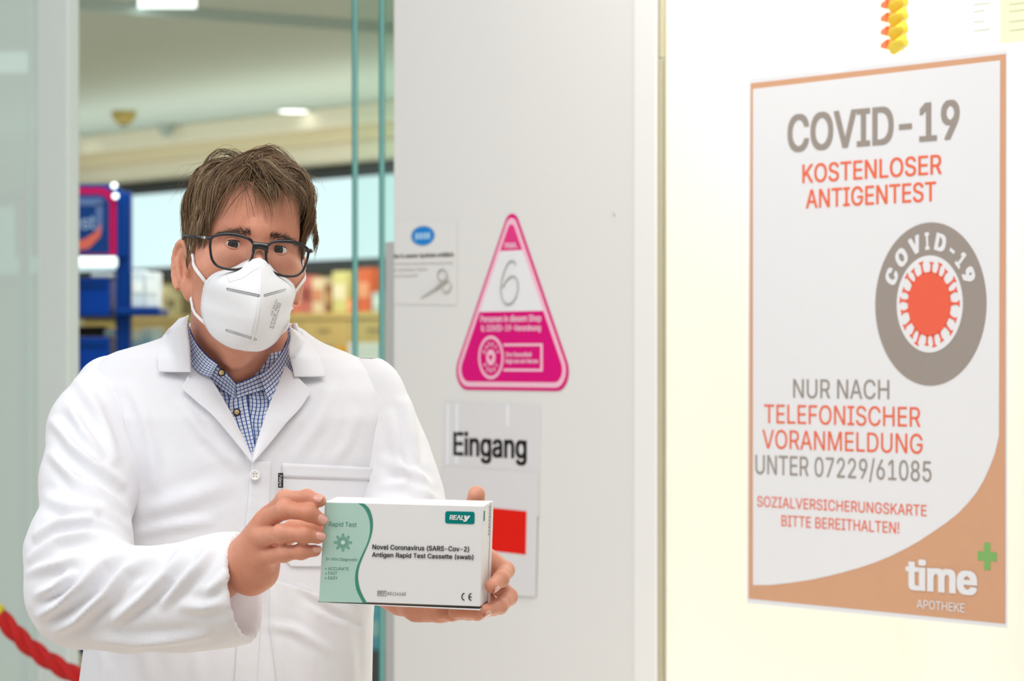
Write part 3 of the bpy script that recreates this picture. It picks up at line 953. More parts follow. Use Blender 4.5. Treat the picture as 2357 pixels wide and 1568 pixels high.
# ---------------------------------------------------------------- things in the display niche
GP = FAC.off(-.22)
g = empty('paper_garland', GP.w(*GP.hit(2060, 108)), 'yellow and red folded paper garland hanging in the window above the poster', 'garland')
yp = mat('yellow_tissue_paper', srgb(250, 214, 60), .7, noise=.06, nscale=40)
rpm = mat('red_tissue_paper', srgb(250, 120, 80), .7, noise=.06, nscale=40)
pitch = 31
gs = lambda x: GP.hit(x, 60)[0]
gz = lambda y: GP.hit(2060, y)[1]
for i in range(-4, 4):
    yt, yb = 8 + i * pitch - 14, 8 + i * pitch + 18
    ym = (yt + yb) / 2
    v = []
    nx = 10
    f = []
    for j in range(nx + 1):          # a folded lens of tissue: two curved leaves meeting at the edges
        t = j / nx
        x = 2048 + 37 * t
        bul = math.sin(math.pi * t) * .018 + .002
        up_ = 9 * math.sin(math.pi * (t * 1.5 + .1))
        v += [GP.w(gs(x), gz(yt + up_), 0), GP.w(gs(x), gz(ym + up_), bul), GP.w(gs(x), gz(yb + up_ - 2), 0), GP.w(gs(x), gz(ym + up_), -bul)]
    for j in range(nx):
        for k in range(4):
            f.append((4 * j + k, 4 * j + (k + 1) % 4, 4 * j + 4 + (k + 1) % 4, 4 * j + 4 + k))
    f += [(3, 2, 1, 0), tuple(4 * nx + k for k in range(4))]
    mesh_obj('tissue_fold', v, f, yp, g)
    v = [GP.w(gs(2030), gz(ym + 4), .004), GP.w(gs(2038), gz(ym - 4), .010), GP.w(gs(2047), gz(ym - 14), .006), GP.w(gs(2047), gz(ym + 10), .006), GP.w(gs(2039), gz(ym + 6), .010),
         GP.w(gs(2030), gz(ym + 4), -.001), GP.w(gs(2038), gz(ym - 4), -.008), GP.w(gs(2047), gz(ym - 14), -.006), GP.w(gs(2047), gz(ym + 10), -.006), GP.w(gs(2039), gz(ym + 6), -.008)]
    mesh_obj('red_leaf', v, [(0, 1, 2, 3, 4), (9, 8, 7, 6, 5)] + [(k, 5 + k, 5 + (k + 1) % 5, (k + 1) % 5) for k in range(5)], rpm, g)
MB().tube([GP.w(gs(2080), gz(-120)), GP.w(gs(2080), gz(180))], .0012, 6).build('hanging_wire', M['greymetal'], g)
HP = FAC.off(-.30)
for (x0, x1, y1, nm, col, lab) in ((2226, 2300, 110, 'price_sheet', (250, 250, 248), 'white printed sheet hanging in the display at the top right'),
                                   (2303, 2400, 96, 'price_sheet', (250, 246, 200), 'pale yellow printed sheet hanging in the display at the top right corner')):
    s0, s1 = HP.hit(x0, 60)[0], HP.hit(x1, 60)[0]
    z0, z1 = HP.hit((x0 + x1) / 2, y1)[1], HP.hit((x0 + x1) / 2, -130)[1]
    e = empty(nm, HP.w((s0 + s1) / 2, z0), lab, 'sheet', 'printed sheets hanging in the display')
    MB().pbox(HP, s0, s1, z0, z1, 0, .0015).build('paper_sheet', mat('hung_paper', srgb(*col), .6, noise=.02), e)
    for y in (12, 28, 52, 72):
        MB().pbox(HP, s0 + (s1 - s0) * .22, s0 + (s1 - s0) * (.6 if y % 3 else .75), HP.hit(x0, y + 2.4)[1], HP.hit(x0, y)[1], .0016, .0020).build('text_line', M['faint'], e)
    MB().tube([HP.w((s0 + s1) / 2, z1 - .002, .0008), HP.w((s0 + s1) / 2, 2.9, .0008)], .0008, 6).build('hanging_wire', M['greymetal'], e)

# ================================================================ implicit-surface modelling for the person


class Field:
    def __init__(self, lo, hi, h, big=0.06):
        self.lo = np.array(lo, np.float64)
        self.h = h
        self.n = (np.ceil((np.array(hi) - self.lo) / h).astype(int) + 1)
        self.ax = [(self.lo[i] + h * np.arange(self.n[i])).astype(np.float32) for i in range(3)]
        self.v = np.full(tuple(self.n), big, np.float32)

    def like(self):
        f = Field.__new__(Field)
        f.lo, f.h, f.n, f.ax = self.lo, self.h, self.n, self.ax
        f.v = np.full(self.v.shape, .06, np.float32)
        return f

    def region(self, lo, hi):
        a = np.clip(np.floor((np.array(lo) - self.lo) / self.h).astype(int), 0, self.n)
        b = np.clip(np.ceil((np.array(hi) - self.lo) / self.h).astype(int) + 1, 0, self.n)
        sl = tuple(slice(a[i], b[i]) for i in range(3))
        g = (self.ax[0][sl[0]][:, None, None], self.ax[1][sl[1]][None, :, None], self.ax[2][sl[2]][None, None, :])
        return sl, g

    def add(self, prim, k=0.0, cut=False, pad=None):
        fn, lo, hi = prim
        pad = (k + 0.012) if pad is None else pad
        sl, g = self.region(np.array(lo) - pad, np.array(hi) + pad)
        if any(s.stop <= s.start for s in sl):
            return self
        d = fn(*g)
        a = self.v[sl]
        if cut:
            self.v[sl] = -smin(-a, d, k)
        else:
            self.v[sl] = smin(a, d, k)
        return self

    def mesh(self):
        return surface_nets(self.v, self.lo, self.h)


def smin(a, b, k):
    if k <= 0:
        return np.minimum(a, b)
    hh = np.maximum(k - np.abs(a - b), 0) / k
    return np.minimum(a, b) - hh * hh * k * 0.25


def cone(a, b, ra, rb):
    a, b = np.array(a, np.float64), np.array(b, np.float64)
    ab = b - a
    L2 = max(1e-12, float(ab @ ab))

    def fn(x, y, z):
        t = np.clip(((x - a[0]) * ab[0] + (y - a[1]) * ab[1] + (z - a[2]) * ab[2]) / L2, 0, 1)
        return np.sqrt((x - a[0] - t * ab[0]) ** 2 + (y - a[1] - t * ab[1]) ** 2 + (z - a[2] - t * ab[2]) ** 2) - (ra + (rb - ra) * t)
    r = max(ra, rb)
    return fn, np.minimum(a, b) - r, np.maximum(a, b) + r


def ell(c, rad, R=None):
    c, rad = np.array(c, np.float64), np.array(rad, np.float64)
    R = np.eye(3) if R is None else np.array(R, np.float64)

    def fn(x, y, z):
        p = (x - c[0], y - c[1], z - c[2])
        q = [p[0] * R[0, i] + p[1] * R[1, i] + p[2] * R[2, i] for i in range(3)]
        k0 = np.sqrt((q[0] / rad[0]) ** 2 + (q[1] / rad[1]) ** 2 + (q[2] / rad[2]) ** 2)
        k1 = np.sqrt((q[0] / rad[0] ** 2) ** 2 + (q[1] / rad[1] ** 2) ** 2 + (q[2] / rad[2] ** 2) ** 2)
        return k0 * (k0 - 1) / np.maximum(k1, 1e-6)
    r = rad.max()
    return fn, c - r, c + r


def surface_nets(v, lo, h):
    s = v < 0
    nx, ny, nz = v.shape
    c = [s[i:nx - 1 + i, j:ny - 1 + j, k:nz - 1 + k] for i in (0, 1) for j in (0, 1) for k in (0, 1)]
    cnt = np.zeros(c[0].shape, np.int8)
    for q in c:
        cnt += q
    act = (cnt > 0) & (cnt < 8)
    idx = np.argwhere(act)
    n = len(idx)
    num = np.full(act.shape, -1, np.int32)
    num[act] = np.arange(n)
    corner = np.stack([v[idx[:, 0] + i, idx[:, 1] + j, idx[:, 2] + k] for i in (0, 1) for j in (0, 1) for k in (0, 1)], 1)
    offs = np.array([(i, j, k) for i in (0, 1) for j in (0, 1) for k in (0, 1)], np.float32)
    acc = np.zeros((n, 3), np.float32)
    w = np.zeros(n, np.float32)
    for a in range(8):
        for b in range(a + 1, 8):
            if np.abs(offs[a] - offs[b]).sum() != 1:
                continue
            va, vb = corner[:, a], corner[:, b]
            m_ = (va < 0) != (vb < 0)
            t = np.where(m_, va / np.where(m_, va - vb, 1), 0)
            p = offs[a] + (offs[b] - offs[a]) * t[:, None]
            acc += np.where(m_[:, None], p, 0)
            w += m_
    pos = lo + h * (idx + acc / w[:, None])
    faces = []
    for ax in range(3):
        o = [1, 1, 1]
        o[ax] = 0
        A = s[tuple(slice(o[i], v.shape[i] - 1) for i in range(3))]
        sh = [1, 1, 1]
        B = s[tuple(slice(1, v.shape[i]) if i == ax else slice(1, v.shape[i] - 1) for i in range(3))]
        e = np.argwhere(A != B)
        base = e.copy()
        for i in range(3):
            if i != ax:
                base[:, i] += 1
        inside = s[base[:, 0], base[:, 1], base[:, 2]]
        u, w_ = (ax + 1) % 3, (ax + 2) % 3
        quad = []
        for du, dw in ((-1, -1), (0, -1), (0, 0), (-1, 0)):
            q = base.copy()
            q[:, u] += du
            q[:, w_] += dw
            quad.append(num[q[:, 0], q[:, 1], q[:, 2]])
        quad = np.stack(quad, 1)
        quad[~inside] = quad[~inside][:, ::-1]
        faces.append(quad)
    return pos.astype(np.float64), np.concatenate(faces)


def np_obj(name, verts, quads, m, parent=None, smooth=True, attr=None):
    me = bpy.data.meshes.new(name)
    verts = np.asarray(verts, np.float32)
    quads = np.asarray(quads, np.int32)
    k = quads.shape[1]
    me.vertices.add(len(verts))
    me.vertices.foreach_set('co', verts.ravel())
    me.loops.add(quads.size)
    me.loops.foreach_set('vertex_index', quads.ravel())
    me.polygons.add(len(quads))
    me.polygons.foreach_set('loop_start', np.arange(len(quads), dtype=np.int32) * k)
    me.polygons.foreach_set('loop_total', np.full(len(quads), k, np.int32))
    me.update(calc_edges=True)
    if smooth:
        me.polygons.foreach_set('use_smooth', np.ones(len(quads), bool))
    if attr:
        for nm, val in attr.items():
            if val.ndim == 1:
                a = me.attributes.new(nm, 'FLOAT', 'POINT')
                a.data.foreach_set('value', val.astype(np.float32))
            else:
                a = me.uv_layers.new(name=nm)
                a.data.foreach_set('uv', val[quads.ravel()].astype(np.float32).ravel())
    me.validate()
    if m is not None:
        me.materials.append(m)
    return link(bpy.data.objects.new(name, me), parent)


def vnormals(v, q):
    n = np.zeros_like(v)
    fn = np.cross(v[q[:, 2]] - v[q[:, 0]], v[q[:, 3]] - v[q[:, 1]])
    for i in range(4):
        np.add.at(n, q[:, i], fn)
    return n / np.maximum(np.linalg.norm(n, axis=1, keepdims=True), 1e-12)


def laplace(v, q, it=2, lam=0.5):
    for _ in range(it):
        a = np.zeros_like(v)
        c_ = np.zeros(len(v))
        for i in range(4):
            j = q[:, (i + 1) % 4]
            np.add.at(a, q[:, i], v[j])
            np.add.at(c_, q[:, i], 1)
            np.add.at(a, j, v[q[:, i]])
            np.add.at(c_, j, 1)
        v = v + lam * (a / np.maximum(c_, 1)[:, None] - v)
    return v


def Wn(x, y, Y):
    x, y, Y = np.asarray(x, float), np.asarray(y, float), np.asarray(Y, float)
    return np.stack(np.broadcast_arrays((x - CX) * Y / FPX, Y, CAMZ - (y - HY) * Y / FPX), -1)


# ---------------------------------------------------------------- person: skin
def rot_zxy(yaw, pitch, roll):
    return np.array((Matrix.Rotation(math.radians(yaw), 3, 'Z') @ Matrix.Rotation(math.radians(pitch), 3, 'X') @ Matrix.Rotation(math.radians(roll), 3, 'Y')))


HR = rot_zxy(14.5, 2.0, 6.5)
HS = HR @ np.diag((.91, 1.0, 1.0))
HO = Wn(592, 568, 3.86) - HR @ np.array((0, -.088, .020))


def hw_(p):
    """head-local point(s) to the world"""
    return np.asarray(p, float) @ HS.T + HO


def skin_material():
    m = bpy.data.materials.new('skin')
    m.use_nodes = True
    nt = m.node_tree
    b = nt.nodes['Principled BSDF']
    tc = nt.nodes.new('ShaderNodeTexCoord')
    n1 = nt.nodes.new('ShaderNodeTexNoise')
    n1.inputs['Scale'].default_value = 26
    n1.inputs['Detail'].default_value = 5
    nt.links.new(tc.outputs['Object'], n1.inputs['Vector'])
    cr = nt.nodes.new('ShaderNodeValToRGB')
    cr.color_ramp.elements[0].position = .3
    cr.color_ramp.elements[0].color = (*srgb(209, 140, 112), 1)
    cr.color_ramp.elements[1].position = .72
    cr.color_ramp.elements[1].color = (*srgb(223, 160, 134), 1)
    nt.links.new(n1.outputs['Fac'], cr.inputs[0])
    n2 = nt.nodes.new('ShaderNodeTexNoise')
    n2.inputs['Scale'].default_value = 420
    n2.inputs['Detail'].default_value = 3
    nt.links.new(tc.outputs['Object'], n2.inputs['Vector'])
    mr = nt.nodes.new('ShaderNodeMapRange')
    mr.inputs[3].default_value = .93
    mr.inputs[4].default_value = 1.06
    nt.links.new(n2.outputs['Fac'], mr.inputs[0])
    mx = nt.nodes.new('ShaderNodeMix')
    mx.data_type = 'RGBA'
    mx.blend_type = 'MULTIPLY'
    mx.inputs[0].default_value = 1
    nt.links.new(cr.outputs[0], mx.inputs[6])
    nt.links.new(mr.outputs[0], mx.inputs[7])
    nt.links.new(mx.outputs[2], b.inputs['Base Color'])
    b.inputs['Roughness'].default_value = .48
    b.inputs['Specular IOR Level'].default_value = .35
    b.inputs['Subsurface Weight'].default_value = .18
    b.inputs['Subsurface Radius'].default_value = (.010, .0035, .002)
    b.inputs['Subsurface Scale'].default_value = .6
    n3 = nt.nodes.new('ShaderNodeTexVoronoi')
    n3.inputs['Scale'].default_value = 900
    nt.links.new(tc.outputs['Object'], n3.inputs['Vector'])
    bp = nt.nodes.new('ShaderNodeBump')
    bp.inputs['Strength'].default_value = .12
    bp.inputs['Distance'].default_value = .0006
    nt.links.new(n3.outputs['Distance'], bp.inputs['Height'])
    nt.links.new(bp.outputs[0], b.inputs['Normal'])
    return m


SKIN = skin_material()
SV, SQ = [], []       # gathered skin geometry (one body mesh)


def gather(v, q):
    o = sum(len(a) for a in SV)
    SV.append(np.asarray(v, float))
    SQ.append(np.asarray(q, int) + o)


# head and neck, in head-local axes (x his left, -y forward, z up)
EYE = [np.array((-.0300, -.0765, .0195)), np.array((.0300, -.0765, .0195))]
hf = Field((-.105, -.135, -.15), (.105, .135, .15), .0016)
hf.add(ell((0, .012, .036), (.0745, .094, .086)))                                # cranium
hf.add(ell((0, -.030, -.008), (.0640, .0640, .098)), .03)                        # face block
hf.add(ell((0, -.030, -.058), (.0560, .0560, .042)), .03)                        # jaw
hf.add(ell((0, -.0730, -.088), (.024, .020, .016)), .025)                        # chin
for sx in (-1, 1):
    hf.add(ell((sx * .046, -.058, -.012), (.024, .026, .020)), .022)             # cheekbone
    hf.add(cone((sx * .010, -.0885, .037), (sx * .044, -.0720, .037), .0105, .0095), .016)   # brow ridge
hf.add(ell((0, -.066, .068), (.050, .026, .034)), .03)                           # forehead
for e, sx in zip(EYE, (-1, 1)):
    hf.add(ell((sx * .0305, -.1005, .0195), (.0175, .0145, .0115)), .010, cut=True)
    hf.add(ell((sx * .0330, -.0745, .004), (.020, .016, .010)), .012)            # lower lid bag
hf.add(cone((0, -.088, .026), (0, -.113, -.020), .0075, .0125), .014)            # nose
for sx in (-1, 1):
    hf.add(ell((sx * .012, -.099, -.024), (.008, .010, .007)), .008)
hf.add(cone((.002, .022, -.06), (.004, .045, -.15), .0560, .0575), .03)
hf.add(ell((0, -.036, -.108), (.012, .012, .016)), .025)                         # larynx
# ears
for sx in (-1, 1):
    Re = np.array(Matrix.Rotation(math.radians(sx * -28), 3, 'Z') @ Matrix.Rotation(math.radians(-12), 3, 'X'))
    c0 = np.array((sx * .0730, .012, -.017))
    loc = lambda a, b, c: c0 + Re @ np.array((sx * a, b, c))
    hf.add(ell(loc(0.001, 0, .004), (.0075, .0195, .032), Re), .006)
    hf.add(ell(loc(.000, -.008, -.027), (.0065, .0100, .0125), Re), .006)        # lobe
    hf.add(ell(loc(.0100, -.003, .003), (.0095, .0120, .0205), Re), .003, cut=True)
    rim = [loc(.0072, .0165 * math.cos(t), .004 + .0300 * math.sin(t)) for t in np.linspace(-1.0, 2.9, 12)]
    for a, b in zip(rim, rim[1:]):
        hf.add(cone(a, b, .0036, .0036), .002)
    hf.add(cone(loc(.0055, .004, -.012), loc(.0055, .009, .012), .0034, .0036), .003)   # antihelix
    hf.add(ell(loc(.006, -.0125, -.004), (.0045, .0045, .0065), Re), .004)       # tragus
hv, hq = hf.mesh()
hv = laplace(hv, hq, 2, .5)
gather(hw_(hv), hq)

# eyelids: rings from the almond opening out into the socket
LASH = []


def lid_rings(e, sx):
    n = 36
    v = []
    toes = [(1.0, 1.0, .0127), (1.02, 1.08, .0133), (1.10, 1.32, .0138), (1.22, 1.7, .0136), (1.36, 2.1, .0124), (1.46, 2.4, .0095)]
    for (ka, ke, r) in toes:
        for i in range(n):
            t = 2 * math.pi * i / n
            ca, sa = math.cos(t), math.sin(t)
            az = math.radians(53) * ka * ca
            up = math.radians(22 if sa > 0 else 17.5) * ke
            el_ = up * math.copysign(abs(sa) ** .85, sa) + math.radians(2.0) * ca * sx
            d = np.array((math.sin(az) * math.cos(el_), -math.cos(az) * math.cos(el_), math.sin(el_)))
            v.append(e + d * r)
    q = []
    for k in range(len(toes) - 1):
        for i in range(n):
            j = (i + 1) % n
            a = [k * n + i, k * n + j, (k + 1) * n + j, (k + 1) * n + i]
            q.append(a)
    return np.array(v), np.array(q)


for e, sx in zip(EYE, (-1, 1)):
    lv, lq = lid_rings(e, sx)
    gather(hw_(lv), lq)
    LASH.append(hw_(lv[0:19]))

# ---------------------------------------------------------------- hands
def P3(x, y, Y): return Wn(x, y, Y)


def chain(fd, pts, k):
    for (a, b) in zip(pts, pts[1:]):
        fd.add(cone(P3(*a[:3]), P3(*b[:3]), a[3], b[3]), k)


NAILS = []
# his right hand (left in the picture): fingers on the front left edge of the carton
f1 = Field(P3(440, 1420, 3.58) + np.array((0, -.03, 0)), P3(790, 1100, 3.60) + np.array((0, .15, 0)), .0012)
f1.v[:] = .06
chain(f1, [(420, 1362, 3.728, .022), (500, 1335, 3.703, .023), (566, 1300, 3.672, .026)], .01)
for a, b in (((572, 1268, 3.664, .018), (624, 1184, 3.640, .0105)), ((570, 1285, 3.660, .019), (606, 1204, 3.634, .0112)),
             ((570, 1305, 3.660, .019), (598, 1240, 3.630, .0110)), ((578, 1322, 3.662, .018), (606, 1284, 3.634, .0108))):
    chain(f1, [a, b], .014)
chain(f1, [(578, 1330, 3.664, .019), (600, 1318, 3.656, .0165), (612, 1290, 3.640, .012)], .012)
chain(f1, [(600, 1300, 3.664, .016), (640, 1240, 3.668, .014)], .014)
FING = [[(624, 1184, 3.640, .0105), (655, 1149, 3.622, .0092), (708, 1146, 3.612, .0083), (736, 1153, 3.6035, .0072)],
        [(606, 1204, 3.634, .0112), (652, 1175, 3.608, .0094), (712, 1181, 3.600, .0086), (738, 1197, 3.6020, .0074)],
        [(598, 1240, 3.630, .0110), (646, 1229, 3.602, .0094), (700, 1231, 3.598, .0084), (732, 1237, 3.6030, .0074)],
        [(606, 1284, 3.634, .0108), (654, 1274, 3.608, .0088), (694, 1270, 3.604, .0078), (725, 1268, 3.6080, .0067)]]
for fi, f_ in enumerate(FING):
    fd = f1.like()
    chain(fd, f_, .005)
    for p_ in f_[1:3]:                                # knuckle swelling
        fd.add(ell(P3(*p_[:3]) + np.array((0, -.001, 0)), (p_[3] * .9, p_[3] * 1.06, p_[3] * 1.07)), .004)
    f1.v = smin(f1.v, fd.v, .0035)
    NAILS.append((P3(*f_[2][:3]), P3(*f_[3][:3]), f_[3][3] if len(f_[3]) > 3 else f_[3][3], np.array((0.12, -1.0, .38))))
chain(f1, [(632, 1252, 3.668, .0145), (672, 1222, 3.672, .0108), (712, 1214, 3.680, .0100), (748, 1216, 3.688, .0092)], .006)
v, q = f1.mesh()
v = laplace(v, q, 1, .4)
gather(v, q)

# his left hand (right in the picture): under and behind the carton, thumb up, fingers round its end
f2 = Field(P3(840, 1450, 3.62) + np.array((0, -.06, 0)), P3(1215, 1090, 3.62) + np.array((0, .26, 0)), .0013)
chain(f2, [(905, 1330, 3.86, .030), (915, 1350, 3.78, .027), (1000, 1366, 3.715, .022)], .014)
for b in ((1100, 1266, 3.684, .0112), (1110, 1312, 3.694, .0115), (1102, 1356, 3.694, .0112), (1072, 1386, 3.690, .0105)):
    chain(f2, [(975, 1362, 3.728, .022), b], .016)
chain(f2, [(925, 1388, 3.76, .014), (965, 1398, 3.728, .0135), (1015, 1402, 3.705, .012), (1066, 1398, 3.695, .010)], .014)
chain(f2, [(1000, 1340, 3.72, .020), (1068, 1262, 3.690, .0150), (1087, 1205, 3.668, .0118)], .014)
chain(f2, [(1087, 1205, 3.668, .0115), (1093, 1168, 3.654, .0106), (1097, 1138, 3.646, .0096)], .006)
FIN2 = [[(1100, 1266, 3.684, .0112), (1164, 1313, 3.652, .0094), (1153, 1333, 3.616, .0086), (1132, 1350, 3.594, .0076)],
        [(1110, 1312, 3.694, .0115), (1171, 1374, 3.655, .0094), (1150, 1396, 3.622, .0084), (1114, 1407, 3.594, .0072)],
        [(1102, 1356, 3.694, .0112), (1135, 1398, 3.670, .0090), (1098, 1411, 3.640, .0080), (1046, 1410, 3.615, .0070)],
        [(1072, 1386, 3.690, .0105), (1080, 1410, 3.672, .0082), (1040, 1414, 3.650, .0074), (1010, 1414, 3.64, .0066)]]
for f_ in FIN2:
    fd = f2.like()
    chain(fd, f_, .005)
    f2.v = smin(f2.v, fd.v, .0035)
NAILS.append((P3(*FIN2[0][2][:3]), P3(*FIN2[0][3][:3]), .0074, np.array((.55, -.55, -.62))))
NAILS.append((P3(*FIN2[1][2][:3]), P3(*FIN2[1][3][:3]), .0070, np.array((.2, -.85, -.45))))
v, q = f2.mesh()
v = laplace(v, q, 1, .4)
gather(v, q)

# arms and trunk under the clothes, legs
fb = Field((-.66, 3.58, .02), (.0, 4.30, 1.62), .008, .1)
A1 = [(270, 930, 4.03, .028), (195, 1350, 3.805, .026), (420, 1362, 3.73, .022)]
A2 = [(830, 940, 4.03, .028), (925, 1245, 3.98, .030), (905, 1330, 3.86, .028)]
chain(fb, A1, .03)
chain(fb, A2, .03)
chain(fb, [(330, 910, 4.045, .045), (770, 910, 4.045, .045)], .05)
chain(fb, [(545, 960, 4.05, .09), (530, 1500, 4.05, .09)], .08)
chain(fb, [(555, 860, 4.03, .05), (560, 760, 4.0, .05)], .05)
hipz = .95
for sx in (-1, 1):
    hx = P3(525, 1568, 4.05)[0] + sx * .085
    fb.add(cone((hx, 4.06, hipz), (hx + sx * .01, 4.05, .50), .085, .058), .05)
    fb.add(cone((hx + sx * .01, 4.05, .50), (hx + sx * .015, 4.09, .09), .055, .040), .03)
    fb.add(cone((hx + sx * .015, 4.09, .06), (hx + sx * .03, 3.93, .045), .040, .030), .03)
v, q = fb.mesh()
gather(v, q)

man = empty('person', (P3(530, 1568, 4.05)[0], 4.05, 0), 'man with white mask, glasses and white coat presenting a test carton', 'person')
body = np_obj('body', np.concatenate(SV), np.concatenate(SQ), SKIN, man)

# ---------------------------------------------------------------- eyes
eye_white = mat('eye_white', srgb(226, 214, 208), .18, noise=.04, nscale=300, coat=.5)
iris_m = mat('brown_grey_iris', srgb(50, 40, 33), .25, noise=.3, nscale=900, coat=.6)
pupil_m = mat('pupil', (.004, .004, .004), .12, noise=.01, coat=.5)
for e in EYE:
    c = Vector(hw_(e))
    look = (Vector((0, 0, CAMZ)) - c).normalized()
    u = look.cross(Vector((0, 0, 1))).normalized()
    w = u.cross(look).normalized()
    mb = MB()
    def cap(r, th0, th1, n=24, k=8, mb=None):
        o = len(mb.v)
        for a in range(k + 1):
            th = th0 + (th1 - th0) * a / k
            for b in range(n):
                ph = 2 * math.pi * b / n
                mb.v.append(c + (look * math.cos(th) + (u * math.cos(ph) + w * math.sin(ph)) * math.sin(th)) * r)
        for a in range(k):
            for b in range(n):
                mb.f.append((o + a * n + b, o + a * n + (b + 1) % n, o + (a + 1) * n + (b + 1) % n, o + (a + 1) * n + b))
        return mb
    eb = cap(.0122, .46, 2.6, 24, 12, MB()).build('eyeball', eye_white, body, smooth=True)
    cap(.0123, .20, .53, 24, 3, MB()).build('iris', iris_m, body, smooth=True)
    cap(.01235, .001, .21, 24, 2, MB()).build('pupil', pupil_m, body, smooth=True)

lash_m = mat('dark_lash_line', srgb(48, 30, 24), .6, noise=.1)
for ln in LASH:
    MB().tube([Vector(p) for p in ln], [.0002 + .0005 * math.sin(math.pi * i / 18) for i in range(19)], 6).build('lash_line', lash_m, body, smooth=True)

# ---------------------------------------------------------------- nails
nail_m = mat('fingernail', srgb(226, 166, 150), .28, noise=.03, coat=.3)
for a, b, r_, nrm in NAILS:
    d = (b - a) / np.linalg.norm(b - a)
    nrm = nrm - d * (nrm @ d)
    nrm /= np.linalg.norm(nrm)
    side = np.cross(d, nrm)
    ctr = b + d * r_ * .15 + nrm * r_ * .30
    v, f = [], []
    nu, nv = 8, 10
    for i in range(nu + 1):
        for j in range(nv + 1):
            s_ = -1 + 2 * j / nv
            t_ = -1 + 2 * i / nu
            k_ = 1 - .18 * max(0, abs(t_) - .2) ** 2 * 2
            ang_ = s_ * .92 * k_
            rad_ = r_ * .78
            drop = .12 * r_ * (t_ + .1) ** 2 if t_ > -.1 else 0
            v.append(ctr + d * t_ * r_ * .82 * (1 - .22 * s_ * s_) + side * math.sin(ang_) * rad_ + nrm * (math.cos(ang_) * rad_ - .02 * r_ - drop))
    for i in range(nu):
        for j in range(nv):
            o = i * (nv + 1) + j
            f.append((o, o + 1, o + nv + 2, o + nv + 1))
    o = mesh_obj('fingernail', v, f, nail_m, body, smooth=True)
    sd = o.modifiers.new('thickness', 'SOLIDIFY')
    sd.thickness = .0006
    sd.offset = 0
# black strap at the right wrist
c0, c1 = Vector(P3(538, 1345, 3.682)), Vector(P3(556, 1352, 3.676))
MB().tube([Vector(P3(551, 1304, 3.678)) + Vector((0.002, .027 * math.cos(t), .0275 * math.sin(t))) for t in np.linspace(0, 2 * math.pi, 25)], .0028, 8).build('wrist_band', M['black'], man, smooth=True)

# ---------------------------------------------------------------- clothes


def cloth_material(name, col, bscale=1400.0, strength=.25):
    m = mat(name, col, .75, sheen=.08, spec=.2)
    nt = m.node_tree
    b = nt.nodes['Principled BSDF']
    tc = nt.nodes.new('ShaderNodeTexCoord')
    mp = nt.nodes.new('ShaderNodeMapping')
    mp.inputs['Rotation'].default_value = (0, .6, 0)
    mp.inputs['Scale'].default_value = (1, 1, .35)
    nt.links.new(tc.outputs['Object'], mp.inputs[0])
    n = nt.nodes.new('ShaderNodeTexNoise')
    n.inputs['Scale'].default_value = bscale
    n.inputs['Detail'].default_value = 2
    nt.links.new(mp.outputs[0], n.inputs['Vector'])
    n2 = nt.nodes.new('ShaderNodeTexNoise')
    n2.inputs['Scale'].default_value = 38
    n2.inputs['Detail'].default_value = 3
    n2.inputs['Distortion'].default_value = .6
    nt.links.new(tc.outputs['Object'], n2.inputs['Vector'])
    b1 = nt.nodes.new('ShaderNodeBump')
    b1.inputs['Strength'].default_value = .22
    b1.inputs['Distance'].default_value = .004
    nt.links.new(n2.outputs['Fac'], b1.inputs['Height'])
    b2 = nt.nodes.new('ShaderNodeBump')
    b2.inputs['Strength'].default_value = strength
    b2.inputs['Distance'].default_value = .0006
    nt.links.new(n.outputs['Fac'], b2.inputs['Height'])
    nt.links.new(b1.outputs[0], b2.inputs['Normal'])
    nt.links.new(b2.outputs[0], b.inputs['Normal'])
    return m


COAT = cloth_material('white_coat_cotton', srgb(236, 236, 240))


def check_material():
    """pale blue shirting with a fine blue grid, drawn from the cloth's own UV in metres"""
    m = mat('checked_shirting', srgb(216, 226, 240), .75, spec=.2)
    nt = m.node_tree
    b = nt.nodes['Principled BSDF']
    uv = nt.nodes.new('ShaderNodeUVMap')
    uv.uv_map = 'cloth'
    sp = nt.nodes.new('ShaderNodeSeparateXYZ')
    nt.links.new(uv.outputs[0], sp.inputs[0])
    last = None
    col = nt.nodes.new('ShaderNodeRGB')
    col.outputs[0].default_value = (*srgb(224, 232, 244), 1)
    prev = col.outputs[0]
    for ch, step, wid, c in ((1, .0047, .17, srgb(96, 116, 160)), (0, .0047, .25, srgb(44, 78, 160))):
        d = nt.nodes.new('ShaderNodeMath')
        d.operation = 'DIVIDE'
        d.inputs[1].default_value = step
        nt.links.new(sp.outputs[ch], d.inputs[0])
        fr = nt.nodes.new('ShaderNodeMath')
        fr.operation = 'FRACT'
        nt.links.new(d.outputs[0], fr.inputs[0])
        lt = nt.nodes.new('ShaderNodeMath')
        lt.operation = 'LESS_THAN'
        lt.inputs[1].default_value = wid
        nt.links.new(fr.outputs[0], lt.inputs[0])
        mx = nt.nodes.new('ShaderNodeMix')
        mx.data_type = 'RGBA'
        nt.links.new(lt.outputs[0], mx.inputs[0])
        nt.links.new(prev, mx.inputs[6])
        mx.inputs[7].default_value = (*c, 1)
        prev = mx.outputs[2]
    nt.links.new(prev, b.inputs['Base Color'])
    return m


